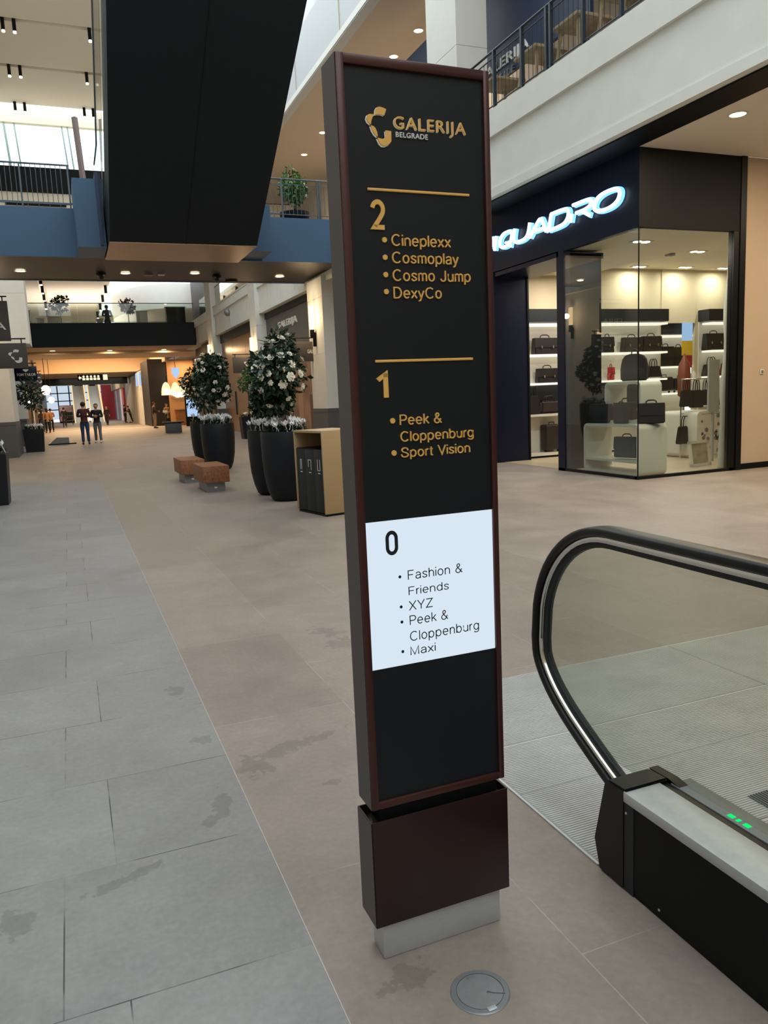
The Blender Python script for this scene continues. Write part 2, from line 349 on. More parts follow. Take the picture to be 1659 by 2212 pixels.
def floor_mat(name, cols, tile, rot, offset, loc, grout, gsize, stains, freq=2, mottle=.13):
    m = bpy.data.materials.new(name); m.use_nodes = True; nt = m.node_tree; N = nt.nodes.new; L = nt.links.new
    b = nt.nodes['Principled BSDF']; tc = N('ShaderNodeTexCoord')
    mp = N('ShaderNodeMapping'); mp.vector_type = 'POINT'
    mp.inputs['Rotation'].default_value = (0, 0, rot); mp.inputs['Location'].default_value = loc
    L(tc.outputs['Object'], mp.inputs[0])
    br = N('ShaderNodeTexBrick'); br.offset = offset; br.offset_frequency = freq; br.squash = 1
    br.inputs['Scale'].default_value = 1; br.inputs['Brick Width'].default_value = tile[0]; br.inputs['Row Height'].default_value = tile[1]
    br.inputs['Mortar Size'].default_value = gsize; br.inputs['Mortar Smooth'].default_value = .2; br.inputs['Bias'].default_value = 0
    br.inputs['Color1'].default_value = (*rgb(cols[0]), 1); br.inputs['Color2'].default_value = (*rgb(cols[1]), 1)
    br.inputs['Mortar'].default_value = (*rgb(grout), 1)
    L(mp.outputs[0], br.inputs['Vector'])
    n1 = N('ShaderNodeTexNoise'); n1.inputs['Scale'].default_value = 1.6; n1.inputs['Detail'].default_value = 8; n1.inputs['Roughness'].default_value = .62
    n2 = N('ShaderNodeTexNoise'); n2.inputs['Scale'].default_value = 45; n2.inputs['Detail'].default_value = 5
    L(tc.outputs['Object'], n1.inputs['Vector']); L(tc.outputs['Object'], n2.inputs['Vector'])
    def rng(src, a, b_, c, d):
        r = N('ShaderNodeMapRange'); r.inputs[1].default_value = a; r.inputs[2].default_value = b_; r.inputs[3].default_value = c; r.inputs[4].default_value = d
        L(src, r.inputs[0]); return r.outputs[0]
    def math_(op, a, b_):
        q = N('ShaderNodeMath'); q.operation = op
        for i, x in enumerate((a, b_)):
            if isinstance(x, (int, float)): q.inputs[i].default_value = x
            else: L(x, q.inputs[i])
        return q.outputs[0]
    n4 = N('ShaderNodeTexNoise'); n4.inputs['Scale'].default_value = 9; n4.inputs['Detail'].default_value = 7; n4.inputs['Roughness'].default_value = .7
    n5 = N('ShaderNodeTexNoise'); n5.inputs['Scale'].default_value = 3.1; n5.inputs['Detail'].default_value = 2
    L(tc.outputs['Object'], n4.inputs['Vector']); L(tc.outputs['Object'], n5.inputs['Vector'])
    f = math_('MULTIPLY', rng(n1.outputs[0], .3, .7, 1-mottle, 1+mottle), rng(n2.outputs[0], .3, .7, .93, 1.07))
    f = math_('MULTIPLY', f, rng(n4.outputs[0], .3, .7, .93, 1.07))
    # dried water marks: ragged outlines round a few spots on the tiles
    st = None
    n3 = N('ShaderNodeTexNoise'); n3.inputs['Scale'].default_value = 16; n3.inputs['Detail'].default_value = 7; n3.inputs['Roughness'].default_value = .62
    L(tc.outputs['Object'], n3.inputs['Vector'])
    for (cx, cy, rx, ry, an) in stains:
        q = N('ShaderNodeMapping'); q.vector_type = 'TEXTURE'
        q.inputs['Location'].default_value = (cx, cy, 0); q.inputs['Rotation'].default_value = (0, 0, an); q.inputs['Scale'].default_value = (rx, ry, 1)
        L(tc.outputs['Object'], q.inputs[0])
        ln = N('ShaderNodeVectorMath'); ln.operation = 'LENGTH'; L(q.outputs[0], ln.inputs[0])
        v = math_('SUBTRACT', math_('ADD', math_('MULTIPLY', n3.outputs[0], 3.0), -.72), ln.outputs['Value'])
        v = rng(v, 0, .12, 0, 1)
        st = v if st is None else math_('MAXIMUM', st, v)
    if st is not None: f = math_('MULTIPLY', f, rng(st, 0, 1, 1, .78))
    mx = N('ShaderNodeVectorMath'); mx.operation = 'SCALE'; 
    b2 = N('ShaderNodeTexBrick'); b2.offset = offset; b2.offset_frequency = freq; b2.squash = 1
    for k_ in ('Scale', 'Brick Width', 'Row Height', 'Bias', 'Color1', 'Color2'): b2.inputs[k_].default_value = br.inputs[k_].default_value
    b2.inputs['Mortar Size'].default_value = 0; L(mp.outputs[0], b2.inputs['Vector'])
    gm = N('ShaderNodeMix'); gm.data_type = 'RGBA'                 # joints fade in and out along their length
    L(math_('MULTIPLY', br.outputs['Fac'], rng(n5.outputs[0], .42, .56, .12, 1)), gm.inputs[0]); L(b2.outputs['Color'], gm.inputs[6]); gm.inputs[7].default_value = (*rgb(grout), 1)
    L(gm.outputs[2], mx.inputs[0]); L(f, mx.inputs['Scale'])
    L(mx.outputs[0], b.inputs['Base Color'])
    L(rng(n1.outputs[0], .3, .7, .42, .56), b.inputs['Roughness']); b.inputs['Specular IOR Level'].default_value = .4
    return m
def sp(px, py): 
    p = gZ(0, px, py); return p.x, p.y
tan_st = [(*sp(620, 1615), .2, .07, .35), (*sp(545, 1655), .09, .13, .2), (*sp(700, 1590), .14, .04, .5), (*sp(705, 1365), .1, .2, .5), (*sp(740, 1390), .12, .14, .3), (*sp(720, 1690), .05, .04, 0), (*sp(880, 2110), .1, .05, .3)]
grey_st = [(*sp(380, 1490), .06, .12, 0), (*sp(430, 1600), .06, .06, 0), (*sp(480, 1740), .05, .14, -.3), (*sp(270, 1900), .17, .035, .35), (*sp(30, 2000), .07, .1, 0), (*sp(455, 1770), .04, .06, 0)]
M['tan'] = floor_mat('taupe stone tiles', ('857a70', '8d8278'), (1.34, .665), PI/2, .5, (1.618, -.507, 0), '9f968b', .0022, tan_st)
M['greyt'] = floor_mat('grey stone tiles', ('807f7d', '878684'), (1.0, .665), 0, .835, (.16, -1.98+.665*3, 0), '3c3e3f', .0025, grey_st)

def downlight(x, y, z, label, m=None, power=60, col=(1, .8, .55), r=.09, group='recessed ceiling downlights', size=.2, name='downlight'):
    t = thing(name, label, 'ceiling light', (x, y, z), 0, group)
    MB().lathe([(r*1.0, -.012), (r*1.25, -.012), (r*1.25, 0), (r*1.0, 0)], n=20, cap=False).build('trim_ring', M['white'], t)
    MB().cyl((0, 0, -.008), (0, 0, -.002), r, n=20).build('lamp_disc', m or M['lampw'], t)
    if power:
        l = bpy.data.lights.new('lamp', 'AREA'); l.shape = 'DISK'; l.size = size; l.energy = power; l.color = col
        lo = bpy.data.objects.new('lamp', l); C.objects.link(lo); lo.parent = t; lo.location = (0, 0, -.03)
    return t

# ================================================================== the setting
struct(MB().face([(.507, -14, 0), (20, -14, 0), (20, 18, 0), (.507, 18, 0)]).face([(-6, 18, 0), (20, 18, 0), (20, 112, 0), (-6, 112, 0)]).build('floor', M['tan']))
struct(MB().face([(-6, -14, 0), (.507, -14, 0), (.507, 18, 0), (-6, 18, 0)]).build('floor', M['greyt']))
slab('trim_1', .5055, .5085, -10, 18, 0, .0012, mat('pale grout', 'aeaaa2', .7))
# storefront side, level 0-1
FX = 7.9
slab('wall_right', FX, 8.4, -14, 110, 5.34, 6.25, M['fascia'])
slab('trim_2', FX-.03, 8.4, -14, 110, 5.19, 5.34, M['fascia'])
slab('trim_3', FX-.07, 8.4, -14, 110, 6.25, 6.72, M['fascia'])
slab('trim_4', 8.0, 8.54, -14, 14.8, 5.165, 5.188, M['black'])
slab('ceiling', 8.41, 20, -14, 10.2, 5.17, 5.3, M['ceil'])
slab('floor', 8.41, 20, -14, 110, 6.5, 6.68, M['beige'])       # walkway slab of the upper level
slab('wall_back', 10.74, 20, 10.22, 10.5, 0, 5.17, M['wallr'])
slab('baseboard_back', 10.74, 20, 10.195, 10.22, 0, .1, M['black'])
slab('wall_right', 19.9, 20.1, -14, 10.5, 0, 5.17, M['wallr'])
slab('wall_right', 11.8, 12, -14, 40, 6.68, 11.3, M['taupe'])
slab('ceiling', FX+.3, 14, -14, 40, 11.35, 11.5, M['taupe'])
M['whpanel'] = mat('pale grey facing panel', 'b3b8ba', .6)
slab('trim_5', FX+.02, FX+.3, -14, 40, 11.3, 13.1, M['whpanel'])
slab('trim_6', FX, FX+.02, -14, 40, 11.33, 11.5, M['white'])
for y in (15, 19.6, 21.6, 26, 31, 35): slab('trim_7', FX-.005, FX+.02, y, y+.03, 11.5, 13.1, M['taupe'])
slab('wall_right', FX+1.5, FX+1.8, -14, 40, 13.1, 16, M['whpanel'])
# left side
slab('wall_left', -2.6, -2.3, -14, 50, 0, 14.6, M['white'])
slab('wall_left', -2.8, -2.4, 50, 110, 0, 10, M['brownceil'])
slab('wall_front', -6, 20, -14.3, -14, 0, 14, M['beige'])
slab('trim_8', -2.3, -2.1, -14, 50, 5.3, 6.7, M['fascia'])
# high hall ceiling and clerestory
CZ = 14.61
cm = MB()
ys = [27.6, 30.6, 30.85, 34.45, 34.7, 38.6, 40]
for k in range(0, len(ys)-1, 2): cm.box(-6, 4.6, ys[k], ys[k+1], CZ, CZ+.4)
for k in range(1, len(ys)-2, 2): cm.box(-6, 4.6, ys[k], ys[k+1], CZ+.12, CZ+.4)
struct(cm.build('ceiling', M['ceil']))
CY = 40
w = MB()
w.box(-6, 14, CY, CY+.3, 14.29, 15); w.box(-6, 14, CY, CY+.3, 10, 11.33); w.box(4.2, 14, CY, CY+.3, 11.33, 14.29)
struct(w.build('wall_far', M['ceil']))
slab('trim_9', -6, 14, CY-.06, CY+.3, 11.33, 12.42, M['black'])
slab('window_1', -6, 4.2, CY+.2, CY+.22, 12.42, 14.29, M['glass'])
for k, x in enumerate((-1.42, -1.0, .98, 1.22, 3.6)):
    b = MB(); b.tube([(x, CY+.1, 14.29), (x+.12, CY+.05, 12.42)], .035 if k not in (0,) else .05, 6)
    struct(b.build('window_frame', mat('pale teal frame', 'a9c4c4', .5)))
struct(MB().box(-1.7, .85, CY-.1, CY, 10.75, 10.85).build('trim_10', M['black']))
# far hall
HZ = 10
h = MB(); xs = [-6, -1.05, -.6, 3.1, 3.55, 14]
for k in (0, 2): h.box(xs[k], xs[k+1], CY+.3, 112, HZ, HZ+.4)
for k in (1, 3): h.box(xs[k], xs[k+1], CY+.3, 112, HZ+.15, HZ+.4)
h.box(3.55, 14, CY+.3, 54, HZ, HZ+.4).box(3.55, 14, 78, 84, HZ, HZ+.4).box(3.55, 14, 104, 112, HZ, HZ+.4).box(9, 14, 54, 104, HZ, HZ+.4)
struct(h.build('ceiling', M['ceil']))
slab('wall_right', 8.4, 8.6, 46, 54.4, 0, 10, M['brownceil'])
slab('wall_far', -6, 14, 111, 111.3, 4.6, 10, M['white'])
slab('wall_far', 4.3, 14, 110.8, 111, 0, 4.6, M['red'])

# ------------------------------------------------------------------ columns along the promenade
def column(x0, x1, y0, y1, top, label, plinth=1.22, base=0, cat='column'):
    t = thing('column', label, cat, ((x0+x1)/2, (y0+y1)/2, base), 0)
    a, b = (x1-x0)/2, (y1-y0)/2
    s = MB()
    lv = [plinth, 3.0, 4.8, 6.6, 8.4, 10.2]
    if plinth:
        MB().box(-a-.02, a+.02, -b-.02, b+.02, 0, plinth-.14).box(-a-.005, a+.005, -b-.005, b+.005, plinth-.14, plinth-.11).box(-a-.02, a+.02, -b-.02, b+.02, plinth-.11, plinth).build('plinth', M['plinth'], t)
    z = plinth
    while z < top-base-.01:
        z2 = min(z+1.75, top-base); s.box(-a, a, -b, b, z, z2-.012); s.box(-a+.01, a-.01, -b+.01, b-.01, z2-.012, z2); z = z2
    s.build('shaft', M['white'], t); return t
column(7.72, 8.35, 23.9, 25.5, 5.34, 'pale column with grey plinth beside the gold litter bin, lamp on its side')
column(7.72, 8.35, 33.1, 34.3, 8.5, 'pale pilaster between the grey hoarding and the tan screens')
column(7.72, 8.35, 43.6, 45.2, 8.5, 'pale pilaster right beside the black far bridge')
column(-2.3, -1.7, 29.3, 32.2, 3.9, 'white column with grey plinth at the left edge, below the signboards')
column(-2.3, -1.75, 38.5, 41, 4.4, 'second white column behind the leftmost one')
column(-2.3, -1.02, 31, 33, 8.4, 'broad pale upper pier above the left signboards', plinth=0, base=3.95)
column(7.9, 8.6, 14.85, 16.2, 11.33, 'white square column rising behind the top of the directory pylon', plinth=0, base=6.68)

# ================================================================== storefront of the bag shop
SX, SY = 8.54, 10.19
t = thing('storefront', 'navy shop front with lit white name sign and glass corner window', 'shop front', (SX, SY, 0))
def L(b, name, m, par=None, **k):      # a part given in world coordinates
    p = par or t
    o = p
    off = Vector((0, 0, 0))
    while o is not None: off += o.location; o = o.parent
    bmesh.ops.translate(b.bm, vec=-off, verts=b.bm.verts)
    return b.build(name, m, p, **k)
L(MB().box(SX, SX+.12, SY, 16, 3.98, 5.165).box(SX, SX+1.0, 12.36, 16, 3.9, 4.0), 'sign_header', M['navy'])
L(MB().box(SX+.002, 10.62, SY-.004, SY+.1, 3.98, 5.163), 'side_header', M['black'])
L(MB().box(SX, SX+.07, SY+.02, 12.42, 0, .05).box(SX, 10.6, SY, SY+.07, 0, .05), 'sill', M['blackm'])
L(MB().box(SX, SX+.14, 12.2, 12.42, 0, 3.98), 'jamb', M['navy'])
L(MB().box(SX+.14, SX+.95, 12.36, 12.42, 0, 3.98), 'jamb_return', M['black'])
L(MB().box(SX-.02, SX+.78, 14.66, 14.76, 0, 3.98), 'door_panel', M['navy'])
L(MB().box(SX+.78, SX+.82, 14.64, 14.78, 0, 3.98), 'door_edge', M['black'])
L(MB().box(10.5, 10.62, SY, SY+.12, 0, 4.0).box(10.62, 10.74, SY-.02, SY+.12, 0, 5.165), 'end_post', M['blackm'])
L(MB().box(SX+.012, SX+.024, SY+.012, 12.2, .05, 3.98), 'window_pane', M['glass'])
L(MB().box(SX+.03, 10.5, SY+.03, SY+.042, .05, 3.98), 'window_pane', M['glass'])
L(MB().box(SX+.005, SX+.02, SY+.005, SY+.02, .05, 3.98), 'corner_joint', M['black'])
# the lit name sign: rounded strokes, letter by letter
strokes = {
 'P': [[(0,0),(0,.55)],[(0,1),(.75,1),(1,.88),(1,.55),(.75,.4),(.2,.4)]],
 'I': [[(0,0),(0,1)]],
 'Q': [[(.3,0),(.05,.2),(0,.5),(.05,.8),(.3,1),(.75,1),(.98,.8),(1,.5),(.95,.2),(.7,0),(.3,0)],[(.55,.28),(1.05,-.08)]],
 'U': [[(0,1),(0,.3),(.15,.05),(.4,0),(.65,0),(.88,.08),(1,.3),(1,1)]],
 'A': [[(0,0),(.38,.86),(.5,1),(.62,.86),(1,0)],[(.22,.3),(.78,.3)]],
 'D': [[(0,1),(0,0)],[(0,1),(.5,1),(.88,.92),(1,.5),(.88,.08),(.5,0),(0,0)]],
 'R': [[(0,0),(0,.5)],[(0,1),(.7,1),(.95,.9),(.98,.6),(.75,.45),(.25,.45)],[(.55,.42),(1,0)]],
 'O': [[(.3,0),(.06,.18),(0,.5),(.06,.82),(.3,1),(.7,1),(.94,.82),(1,.5),(.94,.18),(.7,0),(.3,0)]]}
def smooth_path(p, it=2):
    closed = (p[0] == p[-1])
    for _ in range(it):
        if len(p) < 3: return p
        q = [] if closed else [p[0]]
        for a, b in zip(p, p[1:]):
            q += [(a[0]*.75+b[0]*.25, a[1]*.75+b[1]*.25), (a[0]*.25+b[0]*.75, a[1]*.25+b[1]*.75)]
        if closed: q.append(q[0])
        else: q.append(p[-1])
        p = q
    return p
wd = {'P': .55, 'I': .12, 'Q': .6, 'U': .7, 'A': .72, 'D': .76, 'R': .72, 'O': .86}
tot = sum(wd[c] for c in 'PIQUADRO')+.0
gap = (4.42-tot*.80)/7.0
wid = [wd[c]*.765 for c in 'PIQUADRO']
ytop = 14.86
pos = 0
gap = max(.04, (14.97-10.56-sum(wid))/7)
for c, wdt in zip('PIQUADRO', wid):
    lm = MB(); hm = MB()
    for s in strokes[c]:
        for p in [smooth_path(s)]:
            q = []
            for (a, b) in p:
                yy = 14.97-(pos+a*wdt+b*.09-.04); q.append((yy, 4.40+b*.27))
            cl = s[0] == s[-1]
            if cl: q = q[:-1]
            lm.tube([(SX-.07, a, b) for a, b in q], .031, 8, closed=cl, flat=1)
            hm.tube([(SX-.012, a, b) for a, b in q], .05, 6, closed=cl)
    L(lm, 'sign_letter', M['neon'])
    L(hm, 'letter_backlight', M['halo'])
    pos += wdt+gap

# interior of the shop
BY = 15.3
slab('wall_shop', 8.6, 13.5, BY, BY+.1, 0, 4.4, M['shopwall'])
slab('wall_shop', 14.55, 18, BY, BY+.1, 0, 4.4, M['shopwall'])
slab('wall_shop', 13.5, 14.55, BY+.42, BY+.5, 0, 4.4, M['shopwall'])
slab('wall_shop', 17.9, 18, 10.5, BY, 0, 4.4, M['shopwall'])
slab('trim_11', 13.5, 14.55, BY-.02, BY+.1, 2.98, 4.25, M['shopwall'])
slab('ceiling', 8.66, 18, 10.3, 17, 4.24, 4.34, M['ceil'])
slab('trim_12', 8.66, 11.2, 10.3, 15.3, 4.05, 4.24, M['ceil'])
slab('floor', 8.7, 18, 10.3, 17, 0.001, .004, mat('shop cream floor', 'b9a88c', .35))
def shelving(x0, x1, label, dark=None, zs=(2.97, 2.30, 1.67), low=True):
    s = thing('bag_shelving', label, 'shelving', ((x0+x1)/2, BY, 0))
    L(MB().box(x0, x1, BY-.04, BY-.005, .1, 3.0), 'back_panel', M['shopwhite'], s)
    L(MB().box(x0, x1, BY-.36, BY-.005, 3.0, 3.28), 'pelmet', M['dark'], s)
    for z in zs: L(MB().box(x0+.1, x1-.03, BY-.36, BY-.04, z-.045, z), 'shelf', M['shelf'], s)
    if dark: L(MB().box(x0, x1, BY-.05, BY-.041, .98, 1.62), 'dark_niche', M['dark'], s)
    if low:
        L(MB().box(x0, x1, BY-.4, BY-.04, .93, .98), 'low_shelf', M['shopwhite'], s)
        L(MB().box(x0, x1, BY-.42, BY-.04, .05, .11), 'base_shelf', M['shopwhite'], s)
    L(MB().box(x0, x1, BY-.4, BY-.04, 0.004, .05), 'kick', M['black'], s)
    return s
shelving(9.3, 11.2, 'lit bag shelving seen through the shop doorway', True)
shelving(11.25, 13.42, 'lit bag shelving behind the glass corner of the shop', True)
shelving(14.65, 16.6, 'lit bag shelving right of the mirrored niche')
# niche of shelves, built in place of a mirror and its reflection
s = thing('mirror_niche', 'narrow niche of dark shelves built in place of a mirror between lit shelving', 'shelving', (14, BY+.3, 0))
L(MB().box(13.5, 14.55, BY+.36, BY+.42, 0, 2.98), 'back_panel', M['shopwhite'], s)
for z in (2.7, 1.95, 1.3): L(MB().box(13.5, 14.5, BY+.0, BY+.36, z-.04, z), 'shelf', M['shelf'], s)
L(MB().box(13.5, 14.5, BY+.02, BY+.3, 2.72, 3.0), 'pelmet', M['dark'], s)
p = thing('poster', 'tall poster in yellow, red and pale blue in the niche', 'poster', (14.28, BY-.06, 1.9))
L(MB().box(14.1, 14.42, BY-.07, BY-.05, 2.55, 2.98), 'print_top', M['screen'], p)
L(MB().box(14.1, 14.42, BY-.07, BY-.05, 2.2, 2.55), 'print_middle', mat('yellow print', 'd8b62a', .5), p)
L(MB().box(14.18, 14.42, BY-.07, BY-.05, 1.9, 2.2), 'print_bottom', M['red'], p)
# white tunnel display stands
def tunnel(x, y, w, d, h, label, name='display_stand', r=.1, th=.05, mid=None):
    t_ = thing(name, label, 'display stand', (x, y, 0.004))
    def rr(w, h, r, o):
        pts = []
        for cx, cz, a0 in ((w-r, h-r, 0), (r, h-r, 90), (r, r, 180), (w-r, r, 270)):
            for k in range(6):
                a = math.radians(a0+k*18); pts.append((o+cx+r*math.cos(a)-0, o+cz+r*math.sin(a)))
        return pts
    m_ = MB(); out = rr(w, h, r, 0); inn = rr(w-2*th, h-2*th, max(.02, r-th*.6), th)
    n = len(out)
    vs = [[m_.bm.verts.new((dx, q, z)) for q, z in ring] for ring in (out, inn) for dx in (0, d)]
    of, ob, nf, nb = vs
    for k in range(n):
        j = (k+1) % n
        for q in ((of[k], of[j], nf[j], nf[k]), (ob[k], nb[k], nb[j], ob[j]), (of[k], ob[k], ob[j], of[j]), (nf[k], nf[j], nb[j], nb[k])): m_.bm.faces.new(q)
    m_.build('frame', M['shopwhite'], t_)
    if mid: MB().box(0.0, d, th, w-th, mid-.02, mid+.02).build('inner_shelf', M['shopwhite'], t_)
    return t_
tunnel(8.78, 10.46, 1.5, .6, .88, 'large white rounded tunnel stand in the shop corner window', mid=.24)
tunnel(8.95, 10.62, .95, .45, .72, 'smaller white rounded stand on top of the large one').location.z = .885
tt = tunnel(11.7, 13.2, .9, 1.0, .95, 'white stand with patterned open front behind the bags'); tt.rotation_euler.z = -PI/2
pfm = MB().box(-.0, .02, .06, .84, .06, .89); pfm.build('patterned_front', M['shopwhite'], tt).location.x = .97
dm = MB()
for k_ in range(26):
    yy_, zz_ = random.uniform(.1, .8), random.uniform(.1, .85); dm.cyl((.985, yy_, zz_), (.994, yy_, zz_), random.uniform(.02, .05), n=7)
dm.build('pattern', M['zinc'], tt)
# bags
def bag(label, loc, w=.4, h=.28, d=.14, m='leather', rz=0, kind='brief', group='bags in the shop', clasp=True):
    t_ = thing('handbag' if kind == 'tote' else {'brief': 'briefcase', 'pack': 'backpack', 'case': 'suitcase', 'duffel': 'duffel_bag', 'satchel': 'satchel'}[kind], label,
               'suitcase' if kind == 'case' else 'bag', loc, rz, group)
    mm = M[m]
    if kind == 'pack':
        b = MB(); b.prism([(-w/2, 0), (w/2, 0), (w/2*1.02, h*.5), (w/2*.85, h*.88), (w/2*.45, h), (-w/2*.45, h), (-w/2*.85, h*.88), (-w/2*1.02, h*.5)], lambda p, q, tt: (p, tt, q), -d/2, d/2)
        bmesh.ops.bevel(b.bm, geom=list(b.bm.edges), offset=.025, segments=3, affect='EDGES'); b.build('body', mm, t_)
        MB().box(-w*.42, w*.42, -d/2-.06, -d/2+.01, .02, h*.45, .025).build('front_pocket', mm, t_)
        MB().tube([(-.05, 0, h-.01), (-.045, 0, h+.06), (0, 0, h+.085), (.045, 0, h+.06), (.05, 0, h-.01)], .01, 6).build('handle', mm, t_)
        MB().tube([(w*.2, d/2, h*.95), (w*.42, d/2+.09, h*.6), (w*.5, d/2+.03, .05)], .022, 6, flat=.4).build('strap', mm, t_)
        return t_
    if kind == 'case':
        MB().box(-w/2, w/2, -d/2, d/2, .05, h, .035, 3).build('shell', mm, t_)
        MB().tube([(-.07, 0, h-.01), (-.07, 0, h+.05), (.07, 0, h+.05), (.07, 0, h-.01)], .01, 6).build('handle', M['dark'], t_)
        for sx in (-1, 1): MB().cyl((sx*w*.38-.012, 0, .028), (sx*w*.38+.012, 0, .028), .028, n=12).build('wheel', M['rubber'], t_)
        return t_
    tp = {'brief': .96, 'tote': .8, 'duffel': .85, 'satchel': 1.0}[kind]
    b = MB(); b.prism([(-w/2, 0), (w/2, 0), (w/2*tp, h), (-w/2*tp, h)], lambda p, q, tt: (p, tt*(1-.35*q/h), q), -d/2, d/2)
    bmesh.ops.bevel(b.bm, geom=list(b.bm.edges), offset=.018 if kind != 'duffel' else .05, segments=3, affect='EDGES'); b.build('body', mm, t_)
    if kind in ('brief', 'satchel'):
        fl_ = MB().prism([(-w*.49, h*.42), (w*.49, h*.42), (w*.49, h*1.005), (-w*.49, h*1.005)], lambda p, q, tt: (p, (tt-d/2)*(1-.35*q/h) if tt < 0 else tt, q), -.02, d*.2).build('flap', mm, t_)
        if clasp:
            for sx in (() if kind == 'satchel' else (-1, 1) if w > .38 else (0,)): MB().box(sx*w*.24-.018, sx*w*.24+.018, -d/2-.03, -d/2, h*.36, h*.52, .006).build('clasp', M['chrome'], fl_)
    hh = {'brief': .07, 'tote': .2, 'duffel': .09, 'satchel': .05}[kind]; hw = w*.2
    for sy in ((-1, 1) if kind in ('tote', 'duffel') else (0,)):
        MB().tube([(-hw, sy*d*.2, h-.02), (-hw*.9, sy*d*.2, h+hh*.6), (-hw*.5, sy*d*.2, h+hh), (hw*.5, sy*d*.2, h+hh), (hw*.9, sy*d*.2, h+hh*.6), (hw, sy*d*.2, h-.02)], .011, 6).build('handle', mm, t_)
    return t_
SYY = BY-.2
bag('wide black briefcase with two clasps on the upper shelf in the doorway', (10.05, SYY, 2.30), .62, .36, .2)
bag('black briefcase with one clasp on the shelf below, in the doorway', (10.1, SYY, 1.67), .56, .32, .18)
bag('dark duffel with round handle in the dark doorway niche', (10.15, SYY, .98), .6, .3, .24, 'leatherb', kind='duffel')
bag('dark tote half hidden in the doorway niche', (9.72, SYY, .98), .3, .42, .2, kind='tote')
bag('dark brown trolley suitcase on the bottom shelf in the doorway', (10.2, SYY, .11), .44, .62, .26, 'leatherb', kind='case')
bag('narrow black bag with silver clasp at the left of the window shelving', (11.75, SYY, 2.30), .3, .36, .2)
bag('brown double briefcase on the upper window shelf, left of the pane joint', (12.45, SYY, 2.30), .54, .34, .2, 'leatherb')
bag('brown double briefcase on the upper window shelf, crossing the pane joint', (13.02, SYY, 2.30), .54, .36, .2, 'leatherb')
bag('small black handbag on the middle window shelf right of the backpack', (13.1, SYY, 1.70), .42, .32, .18, kind='tote').scale = (1, 1, .82)
bag('red bag on the middle window shelf', (11.86, SYY, 1.67), .14, .3, .14, 'red', clasp=False)
bag('tall navy backpack on top of the smaller white stand', (9.18, 11.05, 1.61), .44, .46, .18, 'fabricn', kind='pack', rz=-.9)
bag('black leather bag with flap inside the smaller white stand', (9.15, 11.25, .94), .42, .3, .2, 'leatherb', rz=-1.4)
bag('wide dark satchel with pale badge on the right of the large stand', (9.1, 10.53, .885), .44, .34, .16, 'fabricn', kind='satchel', rz=-.8)
bag('dark soft bag on the left of the large white stand', (8.92, 11.62, .885), .42, .34, .18, 'fabricn', kind='satchel', rz=-1.3)
bag('dark soft bag in the middle of the large white stand', (8.87, 11.02, .885), .3, .33, .1, 'fabricn', kind='satchel', rz=-1.5)
bag('grey flap bag leaning inside the large white stand', (9.0, 11.02, .29), .46, .36, .16, 'fabricg', kind='satchel', rz=-1.3)
bag('black briefcase on the top niche shelf', (13.78, BY+.16, 1.95), .44, .48, .16, clasp=False)
bag('black briefcase beside the poster in the niche', (14.18, BY+.16, 1.95), .38, .46, .16, clasp=False)
bag('black suitcase at the bottom of the niche', (13.75, BY+.16, 1.3), .42, .4, .2, kind='case')
bag('black suitcase with silver edge at the bottom right of the niche', (14.24, BY+.16, 1.3), .42, .36, .2, kind='case')
bag('black double briefcase on the upper shelf right of the niche', (14.95, SYY, 2.30), .6, .4, .2)
bag('chestnut briefcase on the upper shelf next to the curtain', (15.45, SYY, 2.30), .44, .36, .2, 'leatherr', clasp=False)
bag('black handbag on the middle shelf right of the niche', (14.9, SYY, 1.67), .5, .34, .2, kind='tote').scale = (1, 1, .85)
bag('chestnut handbag on the middle shelf next to the curtain', (15.45, SYY, 1.67), .44, .36, .2, 'leatherr', kind='tote').scale = (1, 1, .85)
# hanging totes on a rack
rk = thing('bag_rack', 'steel rail hung with black bags right in the shop window', 'rack', (12.1, 12.6, .004))
for x in (-.45, .45): MB().cyl((x, 0, 0), (x, 0, 1.62), .015, n=8).build('upright', M['chrome'], rk)
MB().cyl((-.45, 0, 1.6), (.45, 0, 1.6), .012, n=8).box(-.45, .45, -.01, .01, .9, .92).build('rail', M['chrome'], rk)
for i, (x, z, w_, h_) in enumerate(((-.36, 1.05, .28, .34), (-.1, 1.02, .3, .36), (.16, 1.06, .28, .32), (.37, 1.04, .24, .33), (-.42, .3, .42, .36), (-.02, .36, .4, .34), (.33, .42, .34, .32))):
    b_ = bag(['black bag hanging first from the left on the upper rail', 'black bag hanging second on the upper rail', 'black bag hanging third on the upper rail', 'black bag hanging last on the upper rail', 'large black tote hanging lowest in front of the patterned stand', 'black tote hanging in the middle of the lower rail', 'dark grey tote hanging by the picture frame'][i], (12.1+x, 12.5 if i > 3 else 12.55, z), w_, h_, .14, 'leather' if i != 6 else 'fabricg', kind='tote')
rs = thing('brown_coat', 'rust brown garment on a hook beside the niche', 'garment', (13.4, 14.4, 0.004))
L(MB().lathe([(.08, 1.2), (.14, 1.24), (.15, 1.6), (.13, 1.95), (.06, 2.08), (.02, 2.2)], (13.4, 14.4, 0), 14), 'cloth', M['leatherr'], rs)
L(MB().cyl((13.4, 14.4, .004), (13.4, 14.4, 1.3), .02, n=8).cyl((13.4, 14.4, .004), (13.4, 14.4, .03), .2, n=16), 'stand', M['chrome'], rs)
L(MB().lathe([(.06, 1.25), (.09, 1.4), (.08, 1.7), (.03, 1.8)], (13.58, 14.3, 0), 12), 'sleeve', M['shopwhite'], rs)
